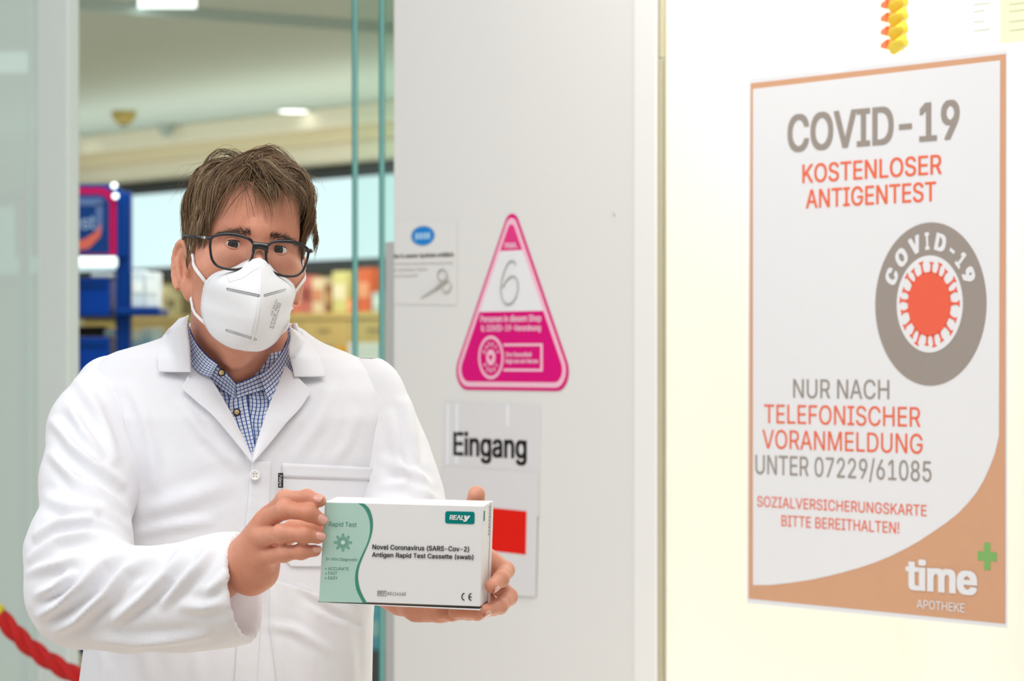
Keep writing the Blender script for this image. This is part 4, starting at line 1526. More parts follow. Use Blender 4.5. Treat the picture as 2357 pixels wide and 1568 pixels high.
SHIRT = check_material()
TY = 4.03
rows = [(722, 500, 615, 4.05, .035), (740, 462, 655, 4.05, .048), (757, 425, 692, 4.05, .058), (780, 372, 722, 4.05, .072), (794, 322, 748, 4.05, .080), (806, 272, 782, 4.045, .086),
        (824, 232, 828, 4.04, .093), (850, 205, 868, 4.04, .101), (900, 196, 896, 4.035, .113), (960, 205, 902, 4.03, .125), (1050, 222, 895, 4.03, .134),
        (1150, 232, 882, 4.03, .138), (1300, 225, 868, 4.03, .139), (1430, 202, 858, 4.03, .141), (1568, 184, 855, 4.03, .146), (1900, 165, 870, 4.03, .152), (2300, 140, 900, 4.03, .165)]
R_ = np.array(rows, float)
LZ = (CAMZ - (R_[:, 0] - HY) * TY / FPX)[::-1]
LX = ((R_[:, 1] + R_[:, 2]) / 2 - CX)[::-1] * TY / FPX
LA = (R_[:, 2] - R_[:, 1])[::-1] / 2 * TY / FPX
LY, LB = R_[::-1, 3], R_[::-1, 4]


def loft(grow):
    def fn(x, y, z):
        cx, a = np.interp(z, LZ, LX), np.interp(z, LZ, LA) + grow
        cy, b = np.interp(z, LZ, LY), np.interp(z, LZ, LB) + grow
        n = 2.35
        r = ((np.abs(x - cx) / a) ** n + (np.abs(y - cy) / b) ** n) ** (1 / n)
        return ((r - 1) * np.minimum(a, b)).astype(np.float32)
    return fn


coatF, shirtF = loft(0.0), loft(-.009)
n0, n1 = hw_((0, .022, -.06)), P3(552, 905, 4.025)
neckF = cone(n0, n1, .0595, .0605)[0]
HSI = np.linalg.inv(HS)


def realneckF(x, y, z):
    p = np.stack(np.broadcast_arrays(x, y, z), -1)
    sh_ = p.shape[:-1]
    q_ = (p.reshape(-1, 3) - HO) @ HSI.T
    g = np.clip(np.rint((q_ - hf.lo) / hf.h).astype(int), 0, np.array(hf.n) - 1)
    val = hf.v[g[:, 0], g[:, 1], g[:, 2]]
    val = np.where(q_[:, 2] < hf.lo[2], .05, val)
    return val.reshape(sh_)


neckF0 = neckF
neckF = lambda x, y, z: np.minimum(neckF0(x, y, z), realneckF(x, y, z))
shirt_neckF = lambda x, y, z: np.minimum(neckF(x, y, z), shirtF(x, y, z))
coat_neckF = lambda x, y, z: np.minimum(neckF(x, y, z) - .010, coatF(x, y, z))

# fold lines: (pixel polyline, height in m, half width in pixels)
def poly_dist(x, y, pl_):
    best = np.full(x.shape, 1e9)
    par = np.zeros(x.shape)
    n = len(pl_) - 1
    for i in range(n):
        ax, ay = pl_[i]
        bx, by = pl_[i + 1]
        dx, dy = bx - ax, by - ay
        t = np.clip(((x - ax) * dx + (y - ay) * dy) / (dx * dx + dy * dy), 0, 1)
        d = np.hypot(x - ax - t * dx, y - ay - t * dy)
        m_ = d < best
        best = np.where(m_, d, best)
        par = np.where(m_, (i + t) / n, par)
    return best, par


def fold(v, q, folds, nz=.0025, nsc=9.0, seed=1, gain=1.15):
    nrm = vnormals(v, q)
    px = CX + v[:, 0] * FPX / v[:, 1]
    py = HY - (v[:, 2] - CAMZ) * FPX / v[:, 1]
    wgt = np.clip(.35 - nrm[:, 1] * 1.3, 0, 1)
    d = np.zeros(len(v))
    for pl_, amp, wid in folds:
        amp, wid = amp * gain, wid * .85
        lo = np.min(pl_, 0) - 4 * wid
        hi = np.max(pl_, 0) + 4 * wid
        m_ = (px > lo[0]) & (px < hi[0]) & (py > lo[1]) & (py < hi[1]) & (wgt > 0)
        if not m_.any():
            continue
        ds, par = poly_dist(px[m_], py[m_], pl_)
        taper = np.sin(np.pi * np.clip(par * .9 + .05, 0, 1)) ** .6
        g_ = np.exp(-(ds / wid) ** 2) - .35 * np.exp(-((ds - 1.9 * wid) / (1.0 * wid)) ** 2)
        d[m_] += amp * taper * g_
    rs_ = np.random.RandomState(seed)
    for k in range(7):                                   # slow unevenness of the cloth
        w_ = rs_.normal(size=3) * nsc * np.array((1.3, 1, .7))
        d += nz * .35 * np.sin(v @ w_ * 2 * np.pi * .35 + rs_.uniform(0, 6.28))
    return v + nrm * (d * np.where(d != 0, np.maximum(wgt, .2), 1))[:, None]


coat = empty('coat_root', (0, 0, 0)) if False else None
# --- shirt body
fs = Field((-.60, 3.84, 1.05), (-.14, 4.05, 1.60), .004)
fs.v = shirtF(fs.ax[0][:, None, None], fs.ax[1][None, :, None], fs.ax[2][None, None, :])
sv, sq = fs.mesh()
sv = laplace(sv, sq, 2, .5)
sv = fold(sv, sq, [(((585, 900), (578, 960), (575, 1040)), .0025, 7), (((605, 890), (600, 960), (588, 1030)), -.0022, 7), (((520, 890), (548, 960), (570, 1020)), .002, 6)], .0012, 18)
wav = .0016 * np.sin(sv[:, 2] * 130) + .0012 * np.sin(sv[:, 2] * 71 + 1)
shirt = np_obj('shirt', sv, sq, SHIRT, man, attr={'cloth': np.stack([sv[:, 0] + wav, sv[:, 2] + .0012 * np.sin(sv[:, 0] * 160)], 1)})

# --- coat body with its V opening
fc = Field((-.62, 3.82, .72), (-.08, 4.25, 1.61), .0045)
gx, gy, gz_ = fc.ax[0][:, None, None], fc.ax[1][None, :, None], fc.ax[2][None, None, :]
fc.v = coatF(gx, gy, gz_)
sc_ = 3.93 / FPX


def half(ax, ay, bx, by):
    """signed distance (m) to a line through two pixels, in the frontal plane at the chest; positive on its left-hand side"""
    dx, dy = (bx - ax), (by - ay)
    L_ = math.hypot(dx, dy)
    return lambda x, z: (((x / sc_ + CX) - ax) * dy - ((HY - (z - CAMZ) / sc_) - ay) * dx) / L_ * sc_


hl = half(580, 1056, 425, 764)      # left edge of the V
hr_ = half(580, 1056, 677, 774)     # right edge
inV = np.maximum(-hl(gx, gz_) * -1, hr_(gx, gz_) * -1)
inV = np.maximum(hl(gx, gz_), -hr_(gx, gz_))
test = float(hl(np.array(P3(560, 900, 3.93)[0]), np.array(P3(560, 900, 3.93)[2])))
sgl = 1 if test < 0 else -1
test = float(hr_(np.array(P3(560, 900, 3.93)[0]), np.array(P3(560, 900, 3.93)[2])))
sgr = 1 if test < 0 else -1
inV = np.maximum(np.maximum(sgl * hl(gx, gz_), sgr * hr_(gx, gz_)), gy - 4.03)
fc.v = np.maximum(fc.v, -inV.astype(np.float32))
cv_, cq = fc.mesh()
cv_ = laplace(cv_, cq, 2, .45)
torso_folds = [
    (((300, 890), (330, 950), (352, 1030), (360, 1120)), .004, 16), (((420, 930), (470, 1000), (540, 1070)), .0035, 14),
    (((262, 905), (276, 980), (285, 1060), (290, 1160)), -.005, 10), (((330, 1180), (420, 1150), (520, 1120)), .003, 22),
    (((310, 1230), (400, 1210), (480, 1200)), .003, 14), (((905, 905), (900, 1000), (885, 1100)), -.004, 9),
    (((760, 900), (730, 980), (680, 1050)), .003, 16), (((820, 950), (800, 1020), (770, 1060)), .0025, 14),
    (((620, 1330), (640, 1420), (650, 1560)), .004, 16), (((700, 1420), (720, 1500), (730, 1600)), .004, 18), (((790, 1410), (800, 1500), (810, 1600)), .004, 16),
    (((230, 1490), (240, 1540), (240, 1640)), .004, 14), (((330, 1490), (345, 1560), (350, 1640)), .004, 18), (((450, 1490), (455, 1560), (455, 1640)), .003, 18),
    (((690, 1370), (780, 1420), (840, 1440)), -.003, 10), (((620, 1440), (680, 1450), (760, 1500)), .003, 12)]
cv_ = fold(cv_, cq, torso_folds, .003, 7, 3)
coat = np_obj('coat', cv_, cq, COAT, man)

# --- sleeves
def sleeve(pts, lo, hi, cuff_a, cuff_b, cuff_dir, inner_pts, folds, seed):
    f_ = Field(lo, hi, .0035)
    chain(f_, pts, .03)
    # cut the end with the plane of the cuff and hollow it
    a, b = P3(*cuff_a), P3(*cuff_b)
    n_ = np.cross(b - a, cuff_dir)
    n_ = n_ / np.linalg.norm(n_)
    end = P3(*inner_pts[-1][:3])
    if n_ @ (end - a) < 0:
        n_ = -n_
    X, Y_, Z = f_.ax[0][:, None, None], f_.ax[1][None, :, None], f_.ax[2][None, None, :]
    plane = ((X - a[0]) * n_[0] + (Y_ - a[1]) * n_[1] + (Z - a[2]) * n_[2]).astype(np.float32)
    f_.v = np.maximum(f_.v, plane)
    chain2 = f_.like()
    chain(chain2, inner_pts, .02)
    f_.v = np.maximum(f_.v, -chain2.v)
    v, q = f_.mesh()
    v = laplace(v, q, 2, .45)
    v = fold(v, q, folds, .0035, 8, seed, 1.75)
    return np_obj('sleeve', v, q, COAT, coat)


z_ = lambda *p: tuple((a / 1.8067, 700 + b / 1.8067) for a, b in p)
folds_l = [
    (z_((235, 500), (300, 590), (400, 675), (505, 745)), .0055, 13), (z_((215, 630), (320, 735), (430, 800), (515, 850)), .0060, 14),
    (z_((190, 800), (300, 850), (420, 860), (520, 930)), .0065, 15), (z_((150, 960), (260, 905), (380, 900), (520, 985)), .0070, 13),
    (z_((130, 1060), (230, 985), (360, 960), (525, 1015)), .0055, 12), (z_((530, 1035), (430, 1085), (350, 1170), (250, 1250), (175, 1290)), .0075, 13),
    (z_((640, 1050), (520, 1115), (440, 1215), (330, 1310), (240, 1350)), .0075, 14), (z_((760, 1045), (700, 1130), (600, 1220), (480, 1310)), .0065, 14),
    (z_((880, 1030), (830, 1095), (750, 1170), (680, 1240)), .0050, 13), (z_((945, 1120), (900, 1170), (860, 1200)), .0030, 11),
    (z_((130, 1120), (190, 1100), (260, 1080), (330, 1050)), .005, 12), (z_((160, 1210), (230, 1180), (290, 1120)), .005, 11),
    (z_((330, 330), (400, 440), (450, 560), (480, 640)), .004, 14), (z_((300, 440), (350, 540), (420, 610)), .004, 12),
    (z_((400, 1390), (560, 1400), (700, 1390), (860, 1370)), .004, 12), (z_((760, 1255), (840, 1260), (920, 1245)), .003, 14)]
sl_l = [(262, 905, 4.035, .047), (224, 1000, 3.985, .053), (206, 1110, 3.93, .0555), (180, 1270, 3.84, .0590), (190, 1362, 3.795, .0590), (300, 1380, 3.76, .0545), (420, 1376, 3.73, .0545), (520, 1358, 3.705, .0570), (640, 1345, 3.68, .0560)]
sleeve(sl_l, P3(20, 1530, 3.8) + np.array((-.01, -.20, 0)), P3(650, 830, 4.0) + np.array((0, .16, .02)), (553, 1237, 3.70), (580, 1466, 3.70), np.array((.26, 1.0, 0)),
       [(495, 1362, 3.712, .040), (560, 1352, 3.698, .0505), (660, 1345, 3.676, .0520)], folds_l, 5)
folds_r = [(((930, 930), (940, 1000), (950, 1080), (985, 1140)), .004, 14), (((900, 960), (915, 1040), (930, 1110)), .004, 14), (((890, 1060), (930, 1090), (990, 1120)), .003, 14),
           (((885, 1120), (930, 1120), (1000, 1150)), .003, 12)]
sl_r = [(836, 910, 4.035, .050), (852, 1000, 4.03, .0535), (884, 1085, 4.02, .0545), (912, 1165, 4.0, .0540), (925, 1240, 3.97, .0520), (915, 1300, 3.84, .0440), (915, 1318, 3.74, .0420)]
sleeve(sl_r, P3(700, 1480, 4.0) + np.array((0, -.32, 0)), P3(1080, 830, 4.0) + np.array((0, .16, 0)), (800, 1340, 3.80), (1010, 1330, 3.80), np.array((0, 0.1, 1.0)),
       [(920, 1290, 3.88, .036), (915, 1310, 3.80, .0375), (915, 1322, 3.70, .0375)], folds_r, 8)


# --- draped sheets: collar, lapels, pocket, placket
def polyline(pts, n):
    p = np.array(pts, float)
    d = np.r_[0, np.cumsum(np.hypot(*np.diff(p, axis=0).T))]
    t = np.linspace(0, d[-1], n)
    return np.stack([np.interp(t, d, p[:, 0]), np.interp(t, d, p[:, 1])], 1)


def smooth_line(pts, n):
    """Catmull-Rom through the points"""
    p = np.array(pts, float)
    p = np.vstack([2 * p[0] - p[1], p, 2 * p[-1] - p[-2]])
    out = []
    m_ = len(p) - 3
    for i in range(n):
        t = i / (n - 1) * m_
        k = min(int(t), m_ - 1)
        u = t - k
        a, b, c, d = p[k:k + 4]
        out.append(.5 * (2 * b + (c - a) * u + (2 * a - 5 * b + 4 * c - d) * u * u + (3 * b - a - 3 * c + d) * u ** 3))
    return polyline(out, n)


def march(px, py, F, off):
    Ys = np.arange(3.60, 4.20, .0025)
    P_ = Wn(px[:, None], py[:, None], Ys[None, :])
    val = F(P_[..., 0], P_[..., 1], P_[..., 2]) - off[:, None]
    hit = val < 0
    ok = hit.any(1)
    i = np.maximum(hit.argmax(1), 1)
    r = np.arange(len(px))
    v0, v1 = val[r, i - 1], val[r, i]
    Y = Ys[i - 1] + .0025 * v0 / np.where(np.abs(v0 - v1) < 1e-9, 1, v0 - v1)
    return np.where(ok, Y, np.nan)


def drape(name, A, B, F, offA, offB, m, parent, nu=28, nv=10, thick=.002, mid=0.0, smooth=3, curve=True, Ymax=None):
    fnl = smooth_line if curve else polyline
    a, b = fnl(A, nu), fnl(B, nu)
    t = np.linspace(0, 1, nv)
    g_ = a[:, None, :] * (1 - t)[None, :, None] + b[:, None, :] * t[None, :, None]
    off = np.broadcast_to(offA + (offB - offA) * t + mid * np.sin(np.pi * t), (nu, nv))
    Y = march(g_[..., 0].ravel(), g_[..., 1].ravel(), F, off.ravel()).reshape(nu, nv)
    if np.isnan(Y).any():
        fill = np.nanmax(Y)
        for _ in range(40):
            if not np.isnan(Y).any():
                break
            Z = Y.copy()
            for sh in ((1, 0), (-1, 0), (0, 1), (0, -1)):
                R2 = np.roll(Y, sh, (0, 1))
                Z = np.where(np.isnan(Z), R2 + .003, Z)
            Y = Z
        Y = np.where(np.isnan(Y), fill, Y)
    for _ in range(smooth):
        Yp = np.pad(Y, 1, mode='edge')
        Y = .5 * Y + .125 * (Yp[2:, 1:-1] + Yp[:-2, 1:-1] + Yp[1:-1, 2:] + Yp[1:-1, :-2])
    v = Wn(g_[..., 0], g_[..., 1], Y).reshape(-1, 3)
    i, j = np.meshgrid(np.arange(nu - 1), np.arange(nv - 1), indexing='ij')
    o = (i * nv + j).ravel()
    q = np.stack([o, o + nv, o + nv + 1, o + 1], 1)
    n_ = vnormals(v, q)
    if n_[:, 1].mean() > 0:
        q = q[:, ::-1]
    if F is coatF:
        v = fold(v, q, torso_folds, .003, 7, 3)
    G = v.reshape(nu, nv, 3)
    us = np.r_[0, np.cumsum(np.linalg.norm(np.diff(G[:, nv // 2], axis=0), axis=1))]
    vs = np.linalg.norm(G[:, -1] - G[:, 0], axis=1).mean() * t
    uv = np.stack(np.broadcast_arrays(vs[None, :], us[:, None]), -1).reshape(-1, 2)
    ob = np_obj(name, v, q, m, parent, attr={'cloth': uv})
    sd = ob.modifiers.new('thickness', 'SOLIDIFY')
    sd.thickness = thick
    sd.offset = -1
    if thick > .0012:
        bv = ob.modifiers.new('edge', 'BEVEL')
        bv.width = thick * .3
        bv.segments = 2
        bv.limit_method = 'ANGLE'
        bv.angle_limit = math.radians(60)
    return ob


# shirt collar, stand and placket
drape('shirt_placket', [(531, 905), (526, 940), (545, 1000), (568, 1052)], [(566, 892), (573, 940), (583, 1000), (592, 1052)], shirtF, .0030, .0026, SHIRT, shirt, thick=.0012)
drape('collar_stand', [(492, 838), (520, 858), (544, 884)], [(478, 872), (508, 895), (541, 918)], shirt_neckF, .0065, .0045, SHIRT, shirt, thick=.0015)
drape('collar_stand', [(543, 884), (570, 874), (600, 858)], [(545, 917), (580, 905), (615, 895)], shirt_neckF, .0070, .0050, SHIRT, shirt, thick=.0015)
drape('shirt_collar', [(434, 738), (439, 766), (453, 792), (475, 818), (500, 838)], [(414, 750), (420, 792), (436, 832), (456, 858), (483, 869)], shirt_neckF, .0095, .0105, SHIRT, shirt, mid=.003)
drape('shirt_collar', [(665, 766), (655, 798), (634, 830), (612, 852), (596, 862)], [(684, 800), (680, 840), (664, 880), (645, 905), (622, 928)], shirt_neckF, .0095, .0105, SHIRT, shirt, mid=.003)
# coat collar and lapels
drape('coat_collar', [(433, 727), (428, 756), (434, 800), (438, 857)], [(412, 733), (376, 772), (362, 802), (365, 855)], coat_neckF, .014, .009, COAT, coat, thick=.0028, mid=.004)
drape('coat_collar', [(667, 752), (672, 780), (667, 815), (678, 866)], [(684, 762), (716, 792), (738, 828), (748, 866)], coat_neckF, .014, .009, COAT, coat, thick=.0028, mid=.004)
drape('lapel', [(447, 836), (488, 878), (526, 942), (555, 1000), (580, 1050)], [(419, 895), (455, 927), (494, 961), (540, 1015), (581, 1066)], coatF, .0040, .0095, COAT, coat, nu=36, thick=.0026, mid=.002)
drape('lapel', [(657, 841), (640, 885), (621, 929), (600, 990), (582, 1050)], [(717, 900), (692, 938), (663, 969), (622, 1020), (582, 1066)], coatF, .0045, .0100, COAT, coat, nu=36, thick=.0026, mid=.002)
# neck band behind
nb, nbf = [], []
cN = Vector(P3(553, 770, 4.025))
for i in range(25):
    t = -.25 + (math.pi + .5) * i / 24
    for k, (dz, gr) in enumerate(((-.035, .012), (0, .004), (.012, .0), (.014, .004), (.0, .010), (-.04, .02))):
        nb.append(cN + Vector(((.066 + gr) * math.cos(t), (.055 + gr) * math.sin(t), dz)))
for i in range(24):
    for k in range(6):
        nbf.append((i * 6 + k, i * 6 + (k + 1) % 6, i * 6 + 6 + (k + 1) % 6, i * 6 + 6 + k))
nbf += [tuple(range(5, -1, -1)), tuple(144 + k for k in range(6))]
mesh_obj('collar_band', nb, nbf, COAT, coat, smooth=True)
# front edge, chest pocket, lower pocket
drape('placket', [(580, 1063), (572, 1150), (563, 1250), (552, 1400), (540, 1568), (528, 1760)], [(625, 1063), (620, 1150), (612, 1250), (602, 1400), (592, 1568), (582, 1760)], coatF, .0040, .0022, COAT, coat, nu=60, nv=6, thick=.003)
pk = drape('chest_pocket', [(651, 1067), (650, 1180), (652, 1284), (670, 1304)], [(858, 1077), (862, 1180), (862, 1290), (846, 1306)], coatF, .0026, .0026, COAT, coat, nu=40, nv=30, thick=.0018, curve=False)
drape('pocket_hem', [(650, 1066), (650, 1100)], [(859, 1076), (861, 1106)], coatF, .0036, .0036, COAT, pk, nu=5, nv=30, thick=.0012, curve=False)
drape('side_pocket', [(622, 1332), (620, 1440), (640, 1590)], [(830, 1400), (840, 1450), (838, 1600)], coatF, .0022, .0022, COAT, coat, nu=30, nv=24, thick=.0016, curve=False)


def on_coat(px, py, off, F=None):
    Y = march(np.array([px], float), np.array([py], float), F or coatF, np.array([off]))[0]
    return Vector(Wn(px, py, Y))


def button(px, py, r_, face, rim, parent, name, F, off, holes=True):
    c_ = on_coat(px, py, off, F)
    n_ = Vector((0, -1, .12)).normalized()
    u = Vector((1, 0, 0))
    w = n_.cross(u).normalized()
    mb = MB()
    prof = [(1.0, -.0015), (1.0, .0004), (.93, .0011), (.80, .0013), (.70, .0008), (.0, .0006)]
    for rr, hh in prof:
        for k in range(28):
            a = 2 * math.pi * k / 28
            mb.v.append(c_ + (u * math.cos(a) + w * math.sin(a)) * rr * r_ + n_ * hh)
    for k in range(len(prof) - 1):
        for i in range(28):
            mb.f.append((k * 28 + i, k * 28 + (i + 1) % 28, k * 28 + 28 + (i + 1) % 28, k * 28 + 28 + i))
    b = mb.build(name, rim, parent, smooth=True)
    if face is not rim:
        m2 = MB()
        pr = [(.68, .0006), (.66, .0013), (.0, .0014)]
        for rr, hh in pr:
            for k in range(24):
                a = 2 * math.pi * k / 24
                m2.v.append(c_ + (u * math.cos(a) + w * math.sin(a)) * rr * r_ + n_ * hh)
        for k in range(2):
            for i in range(24):
                m2.f.append((k * 24 + i, k * 24 + (i + 1) % 24, k * 24 + 24 + (i + 1) % 24, k * 24 + 24 + i))
        m2.build('button_face', face, parent, smooth=True)
    if holes:
        hm = mat('button_hole', srgb(150, 140, 120), .6, noise=.05)
        for sx, sy in ((-1, -1), (1, -1), (1, 1), (-1, 1)):
            q_ = c_ + (u * sx + w * sy) * r_ * .24 + n_ * .0007
            MB().tube([q_, q_ + n_ * .0005], r_ * .1, 8).build('button_hole', hm, parent)
    return b


wb_ = mat('white_button', srgb(240, 238, 234), .3, noise=.02, coat=.3)
hb = mat('horn_button_face', srgb(214, 190, 140), .35, noise=.2, nscale=300)
hr2 = mat('dark_horn_rim', srgb(40, 26, 20), .3, noise=.2, nscale=200)
button(587, 1094, .0064, wb_, wb_, coat, 'coat_button', coatF, .0075)
button(570, 1330, .0064, wb_, wb_, coat, 'coat_button', coatF, .0075)
button(545, 949, .0046, hb, hr2, shirt, 'shirt_button', shirtF, .0055, False)
button(510, 858, .0046, hb, hr2, shirt, 'shirt_button', shirt_neckF, .0105, False)
# woven black label at the pocket edge
c0 = on_coat(646, 1106, .0085)
lw, lh = .0030, .0088
lab = MB()
u, w = Vector((1, .05, .02)).normalized(), Vector((.0, -.02, 1)).normalized()
n_ = u.cross(w).normalized() * -1
n_ = Vector((0, -1, 0))
lab.hexa([c0 + u * a * lw + w * -lh + n_ * k for a, k in ((-1, .0008), (1, .0008), (1, -.0012), (-1, -.0012))] + [c0 + u * a * lw + w * lh + n_ * k for a, k in ((-1, .0008), (1, .0008), (1, -.0012), (-1, -.0012))])
lb_ = lab.build('woven_label', M['black'], coat)
text_fn('7days', lambda a, b: c0 + w * (lh * .85 - a * lh * 1.7) + u * (-lw * .55 + b * lw * 1.1) + n_ * .0010, mat('label_white_print', srgb(220, 222, 224), .5, noise=.02), coat, bold=.01, shear=.2)

# --- trousers and shoes (below the frame)
ft = Field((-.62, 3.82, .03), (-.06, 4.30, 1.05), .009, .1)
for sx in (-1, 1):
    hx = P3(525, 1568, 4.05)[0] + sx * .085
    ft.add(cone((hx, 4.06, hipz), (hx + sx * .01, 4.05, .50), .098, .075), .04)
    ft.add(cone((hx + sx * .01, 4.05, .50), (hx + sx * .015, 4.09, .10), .073, .065), .03)
v, q = ft.mesh()
np_obj('trousers', v, q, mat('dark_trousers', srgb(40, 44, 56), .8, noise=.08, nscale=60), man)
for sx in (-1, 1):
    hx = P3(525, 1568, 4.05)[0] + sx * .10
    fh = Field((hx - .08, 3.80, -.002), (hx + .08, 4.22, .16), .005, .1)
    fh.add(cone((hx, 4.12, .05), (hx + sx * .015, 3.90, .038), .046, .038), .02)
    fh.add(cone((hx, 4.10, .07), (hx, 4.09, .10), .044, .042), .03)
    fh.v = np.maximum(fh.v, (0.003 - fh.ax[2])[None, None, :].astype(np.float32))
    v, q = fh.mesh()
    np_obj('shoe', v, q, mat('black_shoe_leather', (.012, .012, .012), .35, noise=.05), man)

# ---------------------------------------------------------------- hair
def hsample(p):
    """distance-like value of the head at head-local points (trilinear)"""
    p = np.asarray(p, float)
    g = (p - hf.lo) / hf.h
    g = np.clip(g, 0, np.array(hf.n) - 1.001)
    i = g.astype(int)
    f_ = g - i
    out = 0
    for a in (0, 1):
        for b in (0, 1):
            for c_ in (0, 1):
                w_ = np.where(a, f_[:, 0], 1 - f_[:, 0]) * np.where(b, f_[:, 1], 1 - f_[:, 1]) * np.where(c_, f_[:, 2], 1 - f_[:, 2])
                out = out + w_ * hf.v[i[:, 0] + a, i[:, 1] + b, i[:, 2] + c_]
    return out


SKC, SKR = np.array((0, .012, .036)), np.array((.0745, .094, .086))
hh_ = Field((-.14, -.16, -.13), (.14, .17, .20), .004)
hh_.add(ell(SKC, SKR), 0, pad=.09)
hh_.add(ell((0, -.030, -.008), (.0640, .0640, .098)), .03, pad=.09)
hh_.add(ell((0, -.066, .068), (.050, .026, .034)), .03, pad=.09)


def tri(fld, p):
    g = np.clip((p - fld.lo) / fld.h, 0, np.array(fld.n) - 1.001)
    i = g.astype(int)
    f_ = g - i
    out = 0
    for a in (0, 1):
        for b in (0, 1):
            for c_ in (0, 1):
                w_ = np.where(a, f_[:, 0], 1 - f_[:, 0]) * np.where(b, f_[:, 1], 1 - f_[:, 1]) * np.where(c_, f_[:, 2], 1 - f_[:, 2])
                out = out + w_ * fld.v[i[:, 0] + a, i[:, 1] + b, i[:, 2] + c_]
    return out


def head_out(p, off):
    """push head-local points out of the head to at least off; also the normal and the distance"""
    d = tri(hh_, p)
    e = .004
    n_ = np.stack([tri(hh_, p + np.array(v)) - tri(hh_, p - np.array(v)) for v in ((e, 0, 0), (0, e, 0), (0, 0, e))], 1)
    n_ /= np.maximum(np.linalg.norm(n_, axis=1, keepdims=True), 1e-9)
    return p + n_ * np.maximum(off - d, 0)[:, None], n_, d


rs_ = np.random.RandomState(11)
HLY = [-.10, -.080, -.066, -.052, -.038, -.024, -.008, .006, .03, .05, .12]
HLZ = [.088, .087, .080, .058, .034, .014, .014, .020, .000, -.045, -.06]


def hair_roots(n, front=False):
    u = rs_.normal(size=(n * 14, 3))
    u /= np.linalg.norm(u, axis=1, keepdims=True)
    p = SKC + u * SKR
    p, n_, d = head_out(p, np.zeros(len(p)))
    p = p - n_ * np.maximum(d, 0)[:, None]
    x, y, z = p[:, 0], p[:, 1], p[:, 2]
    zmin = np.interp(y, HLY, HLZ)
    zmin = zmin + .007 * np.exp(-((x - .010) / .014) ** 2) * (y < -.05)
    ok = z > zmin
    if front:
        ok &= (y < -.045) & (z < zmin + .026) & (np.abs(x) < .062)
    return p[ok][:n]


PART = -.014


def flow(p, pn=0.0):
    x, y, z = p[:, 0], p[:, 1], p[:, 2]
    s_ = np.tanh((x - PART + pn) / .012)
    top = np.clip((z - .055) / .05, 0, 1)
    front = np.clip((-y - .01) / .06, 0, 1)
    f_ = np.stack([s_ * .80 * top, -(.02 + .55 * top * front) + .30 * (1 - top) * (y > .02), -(.95 - .60 * top)], 1)
    return f_ / np.linalg.norm(f_, axis=1, keepdims=True)


def flow_fringe(p, pn=0.0):
    x, y, z = p[:, 0], p[:, 1], p[:, 2]
    s_ = np.tanh((x - PART + pn) / .016)
    f_ = np.stack([s_ * np.where(x > PART, .62, .42), -.25 + 0 * x, -.70 + 0 * x], 1)
    return f_ / np.linalg.norm(f_, axis=1, keepdims=True)


def grow(roots, length, off, lift, npt, jit, curl, flow=flow):
    n = len(roots)
    p = roots.copy()
    pn = rs_.normal(size=n) * .011
    _, n_, _ = head_out(p, np.zeros(n))
    d = n_ * lift[:, None] + flow(p, pn) * (1 - .4 * lift)[:, None] + jit
    d /= np.linalg.norm(d, axis=1, keepdims=True)
    out = [p.copy()]
    st = length / (npt - 1)
    for k in range(npt - 1):
        t = k / (npt - 1)
        p = p + d * st[:, None]
        o_ = off(p) if callable(off) else off
        p, n_, dist = head_out(p, o_ * min(1, .45 + 1.5 * t))
        out.append(p.copy())
        tgt = flow(p, pn) + jit * .5 + np.stack([curl * np.sin(7 * t), 0 * curl, -.35 * t + 0 * curl], 1)
        tgt -= n_ * np.clip((dist - o_ - .001) * 70, 0, 1.5)[:, None]      # lie down again where it stands off
        d = d * .5 + .5 * tgt
        d /= np.linalg.norm(d, axis=1, keepdims=True)
    return np.stack(out, 1)


def topness(p): return np.clip((p[:, 2] - .05) / .05, 0, 1)


def lengths(p, r):
    x, y, z = p[:, 0], p[:, 1], p[:, 2]
    L_ = .030 + .060 * topness(p)
    L_ = np.where((y > .02) & (z < .04), .032, L_)
    return L_ * r


def top2(p): return topness(p) * np.clip(1 - (np.abs(p[:, 0]) / .068) ** 2, 0, 1)


def offs(p, r):
    right = np.clip((p[:, 0] - PART) / .03, 0, 1)
    return .0015 + r * (.0028 + top2(p) * (.024 + .014 * right))


NPT = 11


